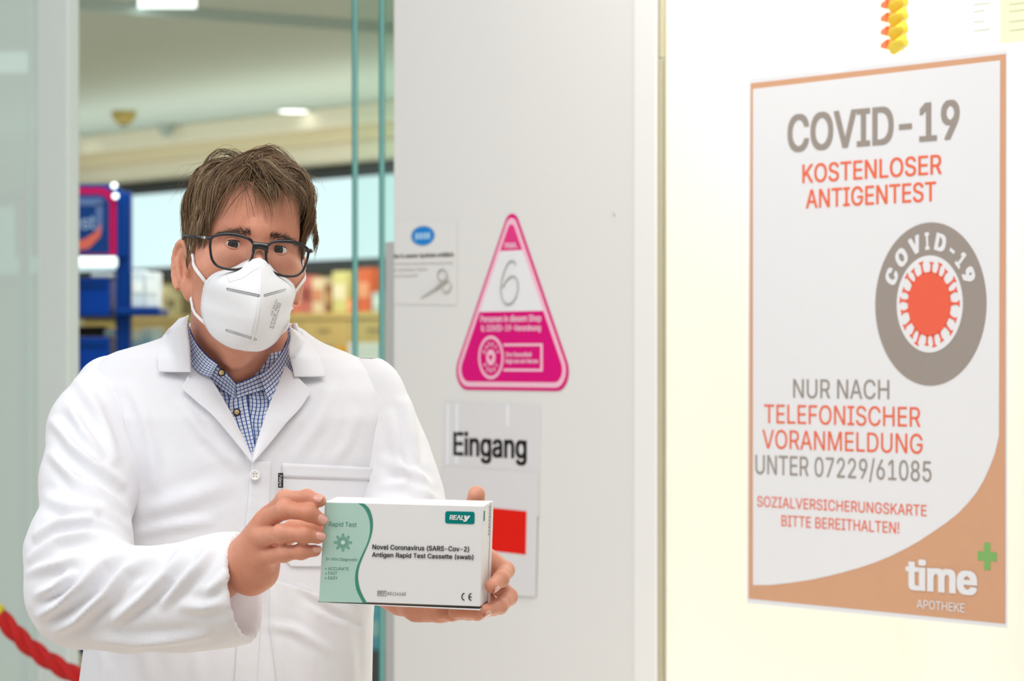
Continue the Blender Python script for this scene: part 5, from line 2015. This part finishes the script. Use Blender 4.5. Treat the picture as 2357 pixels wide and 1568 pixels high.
def layer(nc, ns, front):
    c_ = hair_roots(nc, front)
    s2 = hair_roots(ns, front)
    nc, ns = len(c_), len(s2)
    fl = flow_fringe if front else flow
    if front:
        Lf = lambda p, r: (.050 + .016 * (p[:, 0] > .012) - .010 * np.exp(-((p[:, 0] - .008) / .012) ** 2)) * r
        Of = lambda p, r: .003 + .009 * r
        lf = lambda p, n: rs_.uniform(.15, .55, n)
    else:
        Lf, Of = lengths, offs
        lf = lambda p, n: (.05 + 1.0 * top2(p)) * rs_.uniform(.5, 1.25, n)
    jk = lambda p, n, a: rs_.normal(size=(n, 3)) * (a * (.35 + .65 * topness(p)))[:, None]
    r1_, r2_ = rs_.uniform(.05, 1, nc), rs_.uniform(0, 1, ns)
    gd = grow(c_, Lf(c_, rs_.uniform(.75, 1.25, nc)), lambda p: Of(p, r1_), np.clip(lf(c_, nc), 0, .95), NPT, jk(c_, nc, .22), rs_.normal(size=nc) * .2, fl)
    own = grow(s2, Lf(s2, rs_.uniform(.7, 1.2, ns)), lambda p: Of(p, r2_), np.clip(lf(s2, ns), 0, .95), NPT, jk(s2, ns, .16), rs_.normal(size=ns) * .2, fl)
    near = np.concatenate([((s2[i:i + 1000, None, :] - c_[None]) ** 2).sum(2).argmin(1) for i in range(0, ns, 1000)])
    tt = np.linspace(0, 1, NPT)[None, :, None]
    spread = gd[near] + (s2 - c_[near])[:, None, :] * (1 - .62 * tt)
    mixc = np.clip(rs_.beta(5, 1.6, ns), 0, 1)[:, None, None]
    return own * (1 - mixc) + spread * mixc


st = np.concatenate([layer(460, 13500, False), layer(46, 1900, True)])
NS = len(st)
fr_ = hair_roots(240)
fr_ = fr_[fr_[:, 2] > .09][:46]
fly = grow(fr_, rs_.uniform(.05, .09, len(fr_)), rs_.uniform(.014, .030, len(fr_)), rs_.uniform(.6, .95, len(fr_)), NPT, rs_.normal(size=(len(fr_), 3)) * .45, rs_.normal(size=len(fr_)) * .5)


def strands(paths, r0, name, m, parent, rootw=1.0):
    n, k, _ = paths.shape
    t = np.gradient(paths, axis=1)
    t /= np.maximum(np.linalg.norm(t, axis=2, keepdims=True), 1e-9)
    up = np.array((.3, -.5, .8))
    u = np.cross(t, up)
    u /= np.maximum(np.linalg.norm(u, axis=2, keepdims=True), 1e-9)
    w = np.cross(t, u)
    rad = r0[:, None] * np.interp(np.linspace(0, 1, k), [0, .15, .7, 1], [rootw * .8, 1, .8, .12])[None, :]
    v = np.stack([paths + (u * math.cos(a) + w * math.sin(a)) * rad[..., None] for a in (0, 2.094, 4.189)], 2).reshape(-1, 3)
    b = (np.arange(n)[:, None] * k + np.arange(k - 1)[None]).ravel() * 3
    q = np.concatenate([np.stack([b + i, b + (i + 1) % 3, b + 3 + (i + 1) % 3, b + 3 + i], 1) for i in range(3)])
    return np_obj(name, v, q, m, parent)


def hair_material(name, c0, c1, c2):
    m = mat(name, c0, .42, spec=.45)
    nt = m.node_tree
    b = nt.nodes['Principled BSDF']
    g = nt.nodes.new('ShaderNodeNewGeometry')
    cr = nt.nodes.new('ShaderNodeValToRGB')
    e = cr.color_ramp.elements
    e[0].color = (*c0, 1)
    e[0].position = 0
    e[1].color = (*c2, 1)
    e[1].position = 1.0
    x = e.new(.62)
    x.color = (*c1, 1)
    x = e.new(.93)
    x.color = tuple(c1[i] * .5 + c2[i] * .5 for i in range(3)) + (1,)
    nt.links.new(g.outputs['Random Per Island'], cr.inputs[0])
    nt.links.new(cr.outputs[0], b.inputs['Base Color'])
    return m


HAIR = hair_material('brown_hair', srgb(68, 47, 30), srgb(130, 99, 65), srgb(184, 164, 134))
allp = np.concatenate([st, fly])
r0 = np.concatenate([rs_.uniform(.00024, .00046, NS), np.full(len(fly), .00016)])
hair = strands(hw_(allp.reshape(-1, 3)).reshape(allp.shape), r0, 'hair', HAIR, man)
hair['kind'] = 'stuff'
# close-cropped under-layer that keeps the scalp from showing
uf = hh_.like()
uf.v = hh_.v - .0030
zm = np.interp(uf.ax[1], HLY, np.array(HLZ) + .008).astype(np.float32)
uf.v = np.maximum(uf.v, (zm[None, :, None] - uf.ax[2][None, None, :]))
uv_, uq = uf.mesh()
uv_ = laplace(uv_, uq, 2, .5)
np_obj('hair_underlayer', hw_(uv_), uq, mat('dark_hair_base', srgb(58, 42, 30), .7, noise=.3, nscale=200, spec=.2), hair)

# eyebrows
def brow(sx, n=190):
    t = rs_.uniform(0, 1, n)
    x = .012 + .040 * t
    z = .0325 + .0035 * np.sin(np.pi * np.clip(t * .85 + .12, 0, 1)) - .0035 * t + rs_.normal(size=n) * .0017 * (1 - .3 * t)
    p = np.stack([sx * x, np.full(n, -.13), z], 1)
    for _ in range(90):
        val = hsample(p)
        p[:, 1] += np.where(val > .0006, np.clip(val * .7, .0002, .004), 0)
    d = np.stack([sx * (.55 + .45 * t) + rs_.normal(size=n) * .2, -.25 + rs_.normal(size=n) * .2 + .5 * t, .75 * (1 - t) - .25 * t + rs_.normal(size=n) * .25], 1)
    d /= np.linalg.norm(d, axis=1, keepdims=True)
    L_ = rs_.uniform(.005, .010, n)
    k = np.linspace(0, 1, 5)
    path = p[:, None] + d[:, None] * (L_[:, None] * k[None])[..., None] + np.stack([0 * k, .002 * k ** 2, -.0018 * k ** 2], 1)[None]
    return path


bp_ = np.concatenate([brow(-1), brow(1)])
eb = strands(hw_(bp_.reshape(-1, 3)).reshape(bp_.shape), rs_.uniform(.00018, .0003, len(bp_)), 'eyebrows', hair_material('brow_hair', srgb(52, 38, 30), srgb(90, 70, 54), srgb(140, 126, 110)), man)
eb['kind'] = 'stuff'

# ---------------------------------------------------------------- face mask
mk = empty('face_mask', hw_((0, -.15, -.10)), 'white folded respirator mask with a centre ridge on the man\'s face', 'face mask')


def push_out(p, off, dirs=None):
    p = np.array(p, float)
    dirs = p * np.array((1, 1, 0)) if dirs is None else dirs
    dirs = dirs / np.maximum(np.linalg.norm(dirs, axis=1, keepdims=True), 1e-9)
    for _ in range(60):
        val = hsample(p)
        p = p + dirs * np.where(val < off, .0008, 0)[:, None]
    return p


def cr3(pts, n):
    p = np.array(pts, float)
    p = np.vstack([2 * p[0] - p[1], p, 2 * p[-1] - p[-2]])
    m_ = len(p) - 3
    out = []
    for i in range(n):
        t = i / (n - 1) * m_
        k = min(int(t), m_ - 1)
        u = t - k
        a, b, c_, d = p[k:k + 4]
        out.append(.5 * (2 * b + (c_ - a) * u + (2 * a - 5 * b + 4 * c_ - d) * u * u + (3 * b - a - 3 * c_ + d) * u ** 3))
    return np.array(out)


MU, MV = 44, 20
ridge = cr3([(0, -.1120, .0060), (0, -.1330, -.0130), (0, -.1450, -.0350), (0, -.1475, -.0580), (0, -.1390, -.0780), (0, -.1230, -.0940), (0, -.1040, -.1020)], MU)
MASK = {}
for sx in (-1, 1):
    edge = cr3([(0, -.1100, .0065), (sx * .014, -.1030, .0015), (sx * .030, -.0900, -.0095), (sx * .0440, -.0760, -.0175), (sx * .0540, -.0640, -.0340), (sx * .0570, -.0580, -.0550),
                (sx * .0535, -.0590, -.0740), (sx * .0410, -.0700, -.0910), (sx * .0210, -.0880, -.1015), (0, -.1020, -.1035)], MU)
    edge = push_out(edge, .0016)
    s_ = np.linspace(0, 1, MV)
    G = ridge[:, None, :] * (1 - s_)[None, :, None] + edge[:, None, :] * s_[None, :, None]
    tpar = np.linspace(0, 1, MU)
    bul = np.sin(np.pi * s_)[None, :] * (np.sin(np.pi * tpar) ** .8)[:, None]
    G = G + bul[..., None] * np.array((sx * .0075, -.0060, 0))
    inn_ = (np.clip((s_ - .86) / .14, 0, 1) ** 2)[None, :, None] * np.array((0, .0006, 0))
    G = G + inn_
    flat = G.reshape(-1, 3)
    G = push_out(flat, .0015).reshape(G.shape)
    MASK[sx] = G
mm = cloth_material('white_fleece_mask', srgb(240, 241, 243), 2200, .15)
idx = (np.arange(MU - 1)[:, None] * MV + np.arange(MV - 1)[None]).ravel()
q = np.stack([idx, idx + MV, idx + MV + 1, idx + 1], 1)
for sx, nm in ((-1, 'mask_panel'), (1, 'mask_panel')):
    v = hw_(MASK[sx].reshape(-1, 3))
    qq = q if vnormals(v, q)[:, 1].mean() < 0 else q[:, ::-1]
    o = np_obj(nm, v, qq, mm, mk)
    sd = o.modifiers.new('thickness', 'SOLIDIFY')
    sd.thickness = .0009
    sd.offset = 1
MB().tube([Vector(p) for p in hw_(ridge + np.array((0, -.0004, 0)))], .0011, 8).build('ridge_seam', mm, mk, smooth=True)
# border seam dots, two rows
dots = MB()
mdot = mat('seam_dot_grey', srgb(176, 178, 182), .7, noise=.05)
def mask_pt(sx, t, s_):
    G = MASK[sx]
    a, b = t * (MU - 1), s_ * (MV - 1)
    i, j = min(int(a), MU - 2), min(int(b), MV - 2)
    fa, fb_ = a - i, b - j
    p = (G[i, j] * (1 - fa) + G[i + 1, j] * fa) * (1 - fb_) + (G[i, j + 1] * (1 - fa) + G[i + 1, j + 1] * fa) * fb_
    du = G[i + 1, j] - G[i, j]
    dv = G[i, j + 1] - G[i, j]
    n_ = np.cross(du, dv)
    n_ /= max(1e-9, np.linalg.norm(n_))
    if n_[1] > 0:
        n_ = -n_
    du = du / max(1e-9, np.linalg.norm(du))
    return p, n_, du, np.cross(n_, du)


def dot(sx, t, s_, r_=.00042):
    p, n_, du, dv = mask_pt(sx, t, s_)
    c_ = p + n_ * .00105
    o = len(dots.v)
    for a, b in ((-1, -1), (1, -1), (1, 1), (-1, 1)):
        dots.v.append(Vector(hw_(c_ + du * a * r_ + dv * b * r_)))
    dots.f.append((o, o + 1, o + 2, o + 3))


for sx in (-1, 1):
    for i in range(86):
        t = .02 + .96 * i / 85
        dot(sx, t, .965)
        if t < .42:
            dot(sx, t, .93)
do = dots.build('seam_dots', mdot, mk)
do['kind'] = 'stuff'


def dense(G, k=7):
    a = np.linspace(0, MU - 1, MU * k)
    b = np.linspace(0, MV - 1, MV * k)
    i, j = np.minimum(a.astype(int), MU - 2), np.minimum(b.astype(int), MV - 2)
    fa, fb_ = (a - i)[:, None, None], (b - j)[None, :, None]
    g00, g10, g01, g11 = G[i][:, j], G[i + 1][:, j], G[i][:, j + 1], G[i + 1][:, j + 1]
    return ((g00 * (1 - fa) + g10 * fa) * (1 - fb_) + (g01 * (1 - fa) + g11 * fa) * fb_).reshape(-1, 3)


DW = hw_(np.concatenate([dense(MASK[-1]), dense(MASK[1])]))
DX, DY = CX + DW[:, 0] * FPX / DW[:, 1], HY - (DW[:, 2] - CAMZ) * FPX / DW[:, 1]


def mask_px(px, py, lift=.0016):
    """point just in front of the mask seen at a pixel"""
    k = ((DX - px) ** 2 + (DY - py) ** 2).argmin()
    return Vector(Wn(px, py, DW[k, 1] - lift))


lin = mat('embossed_line_grey', srgb(140, 140, 142), .6, noise=.05)
wht = mat('embossed_white', srgb(244, 244, 245), .5, noise=.02)
for a, b in (((523, 665), (597, 680.5)), ((609, 680), (657, 667)), ((521, 760), (589, 781.5))):
    A_, B_ = np.array(a), np.array(b)
    n_ = np.array((-(B_ - A_)[1], (B_ - A_)[0])) / np.linalg.norm(B_ - A_)
    loop = [A_ + n_ * 1.9, A_ + (A_ - B_) / np.linalg.norm(A_ - B_) * 1.6, A_ - n_ * 1.9, B_ - n_ * 1.9, B_ + (B_ - A_) / np.linalg.norm(B_ - A_) * 1.6, B_ + n_ * 1.9, A_ + n_ * 1.9]
    pts = []
    for p0, p1 in zip(loop, loop[1:]):
        for k in range(12 if np.linalg.norm(p1 - p0) > 10 else 3):
            pts.append(mask_px(*(p0 + (p1 - p0) * k / (12 if np.linalg.norm(p1 - p0) > 10 else 3))))
    MB().tube(pts + [pts[0]], .00042, 6).build('embossed_line', lin, mk)
for (bx, by, tx, ty), s_ in (((619, 752, 639, 690), 'CE 2834'), ((625, 755, 643, 697), 'FFP2 NR'), ((630, 757, 648, 699), 'EN 149:2001+A1:2009')):
    B0, T0 = np.array((bx, by), float), np.array((tx, ty), float)
    d = T0 - B0
    n_ = np.array((-d[1], d[0])) / np.linalg.norm(d)
    if s_ == 'CE 2834':
        B0 = B0 + d * .4
        d = d * .6
    me_fn = lambda u, v, B0=B0, d=d, n_=n_: mask_px(*(B0 + d * u - n_ * v * 4.0), .0030)
    text_fn(s_, me_fn, lin, mk, name='mask_print', res=1)
# dotted nose-clip outline
dots = MB()
clip = [(522, 634), (528, 650), (560, 640), (585, 622), (600, 616)]
clip2 = [(652, 634), (648, 650), (636, 640), (622, 630)]
for pl_ in (clip, clip2):
    pp_ = polyline(pl_, 30 if pl_ is clip else 16)
    for p in pp_:
        c_ = mask_px(*p)
        o = len(dots.v)
        for a, b in ((-1, -1), (1, -1), (1, 1), (-1, 1)):
            dots.v.append(c_ + Vector((a * .00042, -.0002, b * .00042)))
        dots.f.append((o, o + 1, o + 2, o + 3))
dc = dots.build('nose_clip_dots', mdot, mk)
dc['kind'] = 'stuff'


def ribbon(pts, width, thick, name, m, parent, side):
    pts = push_out(cr3(pts, 24), .0022)
    v, f = [], []
    for i, p in enumerate(pts):
        t = pts[min(i + 1, 23)] - pts[max(i - 1, 0)]
        t /= np.linalg.norm(t)
        n_ = np.array(side, float)
        w_ = np.cross(t, n_)
        w_ /= np.linalg.norm(w_)
        n_ = np.cross(w_, t)
        for a, b in ((-1, -1), (1, -1), (1, 1), (-1, 1)):
            v.append(Vector(hw_(p + w_ * a * width / 2 + n_ * b * thick / 2)))
    for i in range(23):
        for k in range(4):
            f.append((4 * i + k, 4 * i + (k + 1) % 4, 4 * i + 4 + (k + 1) % 4, 4 * i + 4 + k))
    f += [(3, 2, 1, 0), (92, 93, 94, 95)]
    return mesh_obj(name, v, f, m, parent)


el_ = mat('white_elastic', srgb(240, 240, 240), .7, noise=.03)
for sx in (-1, 1):
    eu = MASK[sx][int(MU * .42), -1]
    elw = MASK[sx][int(MU * .72), -1]
    if sx < 0:
        up_ = [eu + np.array((.004, -.003, -.004)), eu + np.array((-.003, .006, .008)), (-.0690, -.030, .002), (-.0720, -.014, .016), (-.0735, -.004, .026)]
        dn = [elw + np.array((.006, -.004, -.002)), elw + np.array((-.002, .005, .006)), (-.0610, -.038, -.066), (-.0630, -.028, -.057), (-.0640, -.019, -.049)]
    else:
        up_ = [eu + np.array((-.004, -.003, -.004)), eu + np.array((.002, .002, .012)), (.0660, -.042, .000), (.0680, -.034, .014), (.0690, -.026, .026)]
        dn = [elw + np.array((-.006, -.004, -.002)), elw + np.array((-.001, .006, .004)), (.0540, -.036, -.072), (.0580, -.018, -.056), (.0620, -.006, -.046)]
    ribbon(np.array(up_, float), .0042, .0012, 'ear_loop', el_, mk, (sx * .8, -.6, 0))
    ribbon(np.array(dn, float), .0038, .0012, 'ear_loop', el_, mk, (sx * .8, -.6, 0))

# ---------------------------------------------------------------- glasses
gls = empty('glasses', hw_((0, -.11, -.01)), 'black framed rectangular glasses on the man\'s nose', 'glasses')
fm = mat('black_acetate', (.010, .009, .012), .22, noise=.03, coat=.4)
shape = [(.0245, .0130), (.015, .0172), (.002, .0185), (-.011, .0176), (-.0200, .0150), (-.0250, .0090), (-.0248, .0000), (-.0222, -.0095), (-.0165, -.0165), (-.007, -.0200), (.004, -.0205), (.0145, -.0185), (.0210, -.0125), (.0240, -.0040), (.0256, .0050)]
GC, GZ = .0362, .0105


def gpt(x, z): return np.array((x, -.1095 + 1.3 * x * x, z + GZ))


for sx in (-1, 1):
    n = len(shape)
    pts = []
    for i in range(n):
        a, b, c_, d = [np.array(shape[(i + k) % n]) for k in (-1, 0, 1, 2)]
        for u in np.linspace(0, 1, 5)[:-1]:
            p = .5 * (2 * b + (c_ - a) * u + (2 * a - 5 * b + 4 * c_ - d) * u * u + (3 * b - a - 3 * c_ + d) * u ** 3)
            pts.append(gpt(sx * (GC + p[0] * 1.08), p[1]))
    m_ = len(pts)
    v, f = [], []
    cen = gpt(sx * GC, 0)
    for p in pts:
        rad = p - cen
        rad /= np.linalg.norm(rad)
        thick = .0030 + .0014 * max(0, rad[2])
        for a, b in ((0, -.0016), (thick * .5, -.0021), (thick, -.0014), (thick, .0014), (thick * .5, .0019), (0, .0016)):
            v.append(Vector(hw_(p + rad * (a - .0008) + np.array((0, b, 0)))))
    for i in range(m_):
        j = (i + 1) % m_
        for k in range(6):
            f.append((6 * i + k, 6 * i + (k + 1) % 6, 6 * j + (k + 1) % 6, 6 * j + k))
    mesh_obj('rim', v, f, fm, gls, smooth=True)
    lv = [Vector(hw_(cen))] + [Vector(hw_(p)) for p in pts]
    mesh_obj('lens', lv, [(0, 1 + i, 1 + (i + 1) % m_) for i in range(m_)], glass('spectacle_lens', (.97, .98, .985)), gls, smooth=True)
    # end piece, silver hinge, temple arm
    e0 = gpt(sx * (GC + .0268), .0115)
    e1 = np.array((sx * .0690, -.0985, GZ + .0125))
    e2 = np.array((sx * .0735, -.0885, GZ + .0125))
    e3 = np.array((sx * .0805, .004, GZ + .0140))
    e4 = np.array((sx * .0810, .030, GZ - .004))
    MB().tube([Vector(hw_(p)) for p in (e0, (e0 + e1) / 2 + np.array((sx * .002, -.002, 0)), e1)], [.0030, .0027, .0022], 8).build('end_piece', fm, gls, smooth=True)
    MB().tube([Vector(hw_(p)) for p in (e1, e2)], .0017, 8).build('hinge', M['chrome'], gls, smooth=True)
    MB().tube([Vector(hw_(p)) for p in (e2, e3, e4)], [.0018, .0018, .0026], 8).build('temple_arm', fm, gls, smooth=True)
br = []
for i in range(9):
    t = -1 + 2 * i / 8
    br.append((t * .0105, .0085 + .0022 * (1 - t * t)))
v, f = [], []
for x, z in br:
    p = gpt(x, z)
    hh = .0040 + .0022 * (abs(x) / .0105) ** 2
    for a, b in ((hh * .8, -.0022), (hh, .0), (hh * .8, .002), (-hh * .8, .002), (-hh, 0), (-hh * .8, -.0022)):
        v.append(Vector(hw_(p + np.array((0, b - .0005, a)))))
for i in range(8):
    for k in range(6):
        f.append((6 * i + k, 6 * i + (k + 1) % 6, 6 * i + 6 + (k + 1) % 6, 6 * i + 6 + k))
f += [(5, 4, 3, 2, 1, 0), tuple(48 + k for k in range(6))]
mesh_obj('bridge', v, f, fm, gls, smooth=True)

# ---------------------------------------------------------------- the test kit carton
BR = rot_zxy(-10.32, 3.72, 1.72)
BC = np.array((-.11659, 3.62, CAMZ - .21576))
bx_, by_, bz_ = BR[:, 0], BR[:, 1], BR[:, 2]
BD = .055
B0 = BC - by_ * BD / 2                       # a point of the front face


def bhit(px, py, k=0.0):
    """point on the carton's front face (lifted k towards the camera) seen at a pixel"""
    d = np.array(((px - CX) / FPX, 1.0, -(py - HY) / FPX))
    o = np.array((0, 0, CAMZ))
    p0 = B0 - by_ * k
    return o + d * ((p0 - o) @ by_) / (d @ by_)


tl, tr, brr, bl = [bhit(*p) for p in ((748, 1156), (1113, 1165.5), (1105, 1401), (733, 1387.5))]
cb = empty('test_kit_carton', (bl + brr) / 2, 'white and mint rapid test carton held up in the man\'s hands', 'box')
card = mat('white_carton_board', srgb(236, 236, 236), .42, noise=.012, nscale=30)
mint = mat('mint_print', srgb(180, 214, 202), .42, noise=.02, nscale=30)
deep = mat('deep_green_print', srgb(72, 146, 126), .42, noise=.05, nscale=40)
dkg = mat('green_text_print', srgb(62, 128, 112), .5, noise=.03)
teal = mat('teal_logo_print', srgb(0, 130, 124), .4, noise=.03)
inkb = mat('black_ink_print', srgb(36, 34, 36), .5, noise=.03)
bk = by_ * BD
m_ = MB()
eps = bz_ * .0022
front = [bl + eps, brr + eps, tr, tl]
m_.hexa([bl + eps, brr + eps, brr + bk + eps, bl + bk + eps, tl, tr, tr + bk, tl + bk])
m_.build('carton_body', card, cb, bevel=.0006)
# half-open bottom flap and a dark-coloured slab for the shade in the slot above
MB().hexa([bl + by_ * .001 + bz_ * .0004, brr + by_ * .001 + bz_ * .0010, brr + bk + bz_ * .001, bl + bk + bz_ * .001, bl + by_ * .001 + bz_ * .0021, brr + by_ * .001 + bz_ * .0021, brr + bk + bz_ * .0021, bl + bk + bz_ * .0021]).build('slot_shade', mat('carton_shadow_board', srgb(92, 80, 62), .7, noise=.05), cb)
fl0 = bz_ * -.0016
MB().hexa([bl + bx_ * .012 + fl0 * .1, brr + fl0 * 1.2 - by_ * .001, brr + bk, bl + bk, bl + bx_ * .012 + bz_ * .0004, brr + bz_ * -.0008 - by_ * .001, brr + bk + bz_ * .0008, bl + bk + bz_ * .0008]).build('bottom_flap', card, cb)
# end flap seam on the right side
side_n = bx_
for t0, t1 in ((.62, .64),):
    pa_, pb_ = tr + bk * .78 + bx_ * .0003, brr + bk * .78 + bx_ * .0003
    MB().hexa([pb_, pb_ + bk * .2, pb_ + bk * .2 + bx_ * .0008, pb_ + bx_ * .0008, pa_, pa_ + bk * .2, pa_ + bk * .2 + bx_ * .0008, pa_ + bx_ * .0008]).build('end_flap', card, cb)
for i in range(9):
    t = .03 + .034 * i
    p = tr + (brr - tr) * t + bk * .62 + bx_ * .0004
    MB().hexa([p + (brr - tr) * .018, p + (brr - tr) * .018 + bk * .12, p + (brr - tr) * .018 + bk * .12 + bx_ * .0003, p + (brr - tr) * .018 + bx_ * .0003, p, p + bk * .12, p + bk * .12 + bx_ * .0003, p + bx_ * .0003]).build('side_print', M['faint'], cb)
p = tr + (brr - tr) * .05 + bk * .05 + bx_ * .0004
MB().hexa([p + (brr - tr) * .10, p + (brr - tr) * .10 + bk * .08, p + (brr - tr) * .10 + bk * .08 + bx_ * .0003, p + (brr - tr) * .10 + bx_ * .0003, p, p + bk * .08, p + bk * .08 + bx_ * .0003, p + bx_ * .0003]).build('side_print', deep, cb)


def bpoly(pts, k, name, m, parent=cb):
    bm = bmesh.new()
    f = bm.faces.new([bm.verts.new(Vector(bhit(x, y, k))) for x, y in pts])
    f.normal_update()
    if f.normal.dot(Vector(-by_)) < 0:
        f.normal_flip()
    r = bmesh.ops.extrude_face_region(bm, geom=[f])
    for g in r['geom']:
        if isinstance(g, bmesh.types.BMVert):
            g.co += Vector(-by_) * .00012
    bmesh.ops.triangulate(bm, faces=[q for q in bm.faces if len(q.verts) > 4])
    bmesh.ops.recalc_face_normals(bm, faces=bm.faces[:])
    me = bpy.data.meshes.new(name)
    bm.to_mesh(me)
    bm.free()
    me.materials.append(m)
    return link(bpy.data.objects.new(name, me), parent)


inner_c = [(823, 1158.5), (836, 1168), (845, 1182), (851, 1202), (851, 1227), (845, 1251), (832, 1279), (821, 1306), (817, 1330), (819.5, 1355), (826, 1371), (835, 1388)]
outer_c = [(838, 1159.5), (849, 1170), (855, 1184), (858, 1200), (857.5, 1220), (851, 1245), (838, 1276), (827.5, 1303), (824, 1326), (827, 1350), (834, 1369), (845, 1389)]
sm = lambda c: [tuple(p) for p in smooth_line(c, 40)]
mp = bpoly([(734.5, 1385.5), (749.5, 1157.5)] + sm(inner_c), .0003, 'mint_field', mint)
bpoly(sm(inner_c) + sm(outer_c)[::-1], .0003, 'green_ribbon', deep)


def btext(s, x0, x1, yb, yt, m, yr=None, bold=0.0, parent=cb, k=.0006, shear=0.0):
    a = bhit(x0, yb, k)
    b = bhit(x1, yb if yr is None else yr, k)
    c_ = bhit(x0 + (yb - yt) * .045, yt, k)
    return text_fn(s, lambda u, v: Vector(a + (b - a) * u + (c_ - a) * v), m, parent, bold=bold, shear=shear)


btext('Rapid Test', 757, 820.5, 1212, 1201.5, dkg, 1213.5)
btext('In Vitro Diagnostic', 750, 823, 1290, 1283.5, dkg, 1292)
btext('• ACCURATE', 748.5, 802.5, 1312.5, 1305.5, dkg, 1313.5)
btext('• FAST', 748.5, 776, 1323, 1316, dkg, 1323.5)
btext('• EASY', 748, 777, 1334, 1327, dkg, 1334.5)
btext('Novel Coronavirus (SARS-Cov-2)', 857, 1079.5, 1264.5, 1253.5, inkb, 1270, bold=.014)
btext('Antigen Rapid Test Cassette (swab)', 856, 1089.5, 1282, 1271.5, inkb, 1288, bold=.014)
btext('K511416D', 892, 934, 1370.5, 1363, inkb, 1371.5)
btext('REF', 871, 887, 1369, 1362.2, inkb, 1369.5)
for (a, b, c_, d) in ((869, 1360.2, 889, 1361), (869, 1371, 889, 1371.8)):
    bpoly([(a, b), (c, b) if False else (c_, b + .4), (c_, d + .4), (a, d)], .0004, 'ref_frame', inkb)
for x in (868.8, 888.4):
    bpoly([(x, 1360.4), (x + .7, 1360.4), (x + .5, 1372), (x - .2, 1372)], .0004, 'ref_frame', inkb)
# flower mark
fc_ = (789.5, 1249)
fm_ = mat('sage_mark_print', srgb(122, 172, 156), .5, noise=.03)
for k in range(16):
    a = 2 * math.pi * k / 16
    big = k % 2 == 0
    r0_, r1_, w0, w1 = 5.5, (21 if big else 15), 1.0, (3.4 if big else 1.8)
    u, w = np.array((math.cos(a), math.sin(a))), np.array((-math.sin(a), math.cos(a)))
    pts = [fc_ + u * r0_ - w * w0, fc_ + u * (r1_ - 4) - w * w1 * .8] + [fc_ + u * (r1_ - 3 + 3 * math.cos(t)) + w * w1 * math.sin(t) for t in np.linspace(-1.5, 1.5, 6)] + [fc_ + u * (r1_ - 4) + w * w1 * .8, fc_ + u * r0_ + w * w0]
    bpoly([tuple(p) for p in pts], .0005, 'flower_petal', fm_)
bpoly([(fc_[0] + 8 * math.cos(t), fc_[1] + 8 * math.sin(t)) for t in np.linspace(0, 2 * math.pi, 21)[:-1]], .0006, 'flower_disc', fm_)
bpoly([(fc_[0] + 5 * math.cos(t), fc_[1] + 5 * math.sin(t)) for t in np.linspace(0, 2 * math.pi, 21)[:-1]], .0008, 'flower_core', mat('pale_mint_print', srgb(206, 230, 220), .5, noise=.02))
# teal logo plate
rp_ = rounded([(1024.5, 1205), (1092, 1207), (1092.5, 1178.5), (1025, 1177)], (5, 5, 5, 5), 5)
lp = bpoly(rp_, .0004, 'logo_plate', teal)
wp = mat('logo_white_print', srgb(236, 240, 240), .5, noise=.01)
btext('REΛL', 1034.5, 1068, 1196.5, 1185.5, wp, 1197.5, bold=.03, parent=cb, k=.0008, shear=.12)
btext('y', 1066, 1082, 1197.5, 1183.5, wp, 1198, bold=.05, parent=cb, k=.0008, shear=.15)
# CE mark
def arc(cx_, cy_, r_, a0, a1, w, n=14):
    o = [(cx_ + (r_ + w / 2) * math.cos(a), cy_ + (r_ + w / 2) * 1.05 * math.sin(a)) for a in np.linspace(a0, a1, n)]
    i = [(cx_ + (r_ - w / 2) * math.cos(a), cy_ + (r_ - w / 2) * 1.05 * math.sin(a)) for a in np.linspace(a1, a0, n)]
    return o + i
bpoly(arc(1071, 1374, 8.0, math.radians(105), math.radians(255), 2.2), .0005, 'ce_mark', inkb)
bpoly(arc(1087, 1374.5, 8.0, math.radians(105), math.radians(255), 2.2), .0005, 'ce_mark', inkb)
bpoly([(1079.5, 1373.5), (1086, 1373.7), (1086, 1375.7), (1079.5, 1375.5)], .0005, 'ce_mark', inkb)
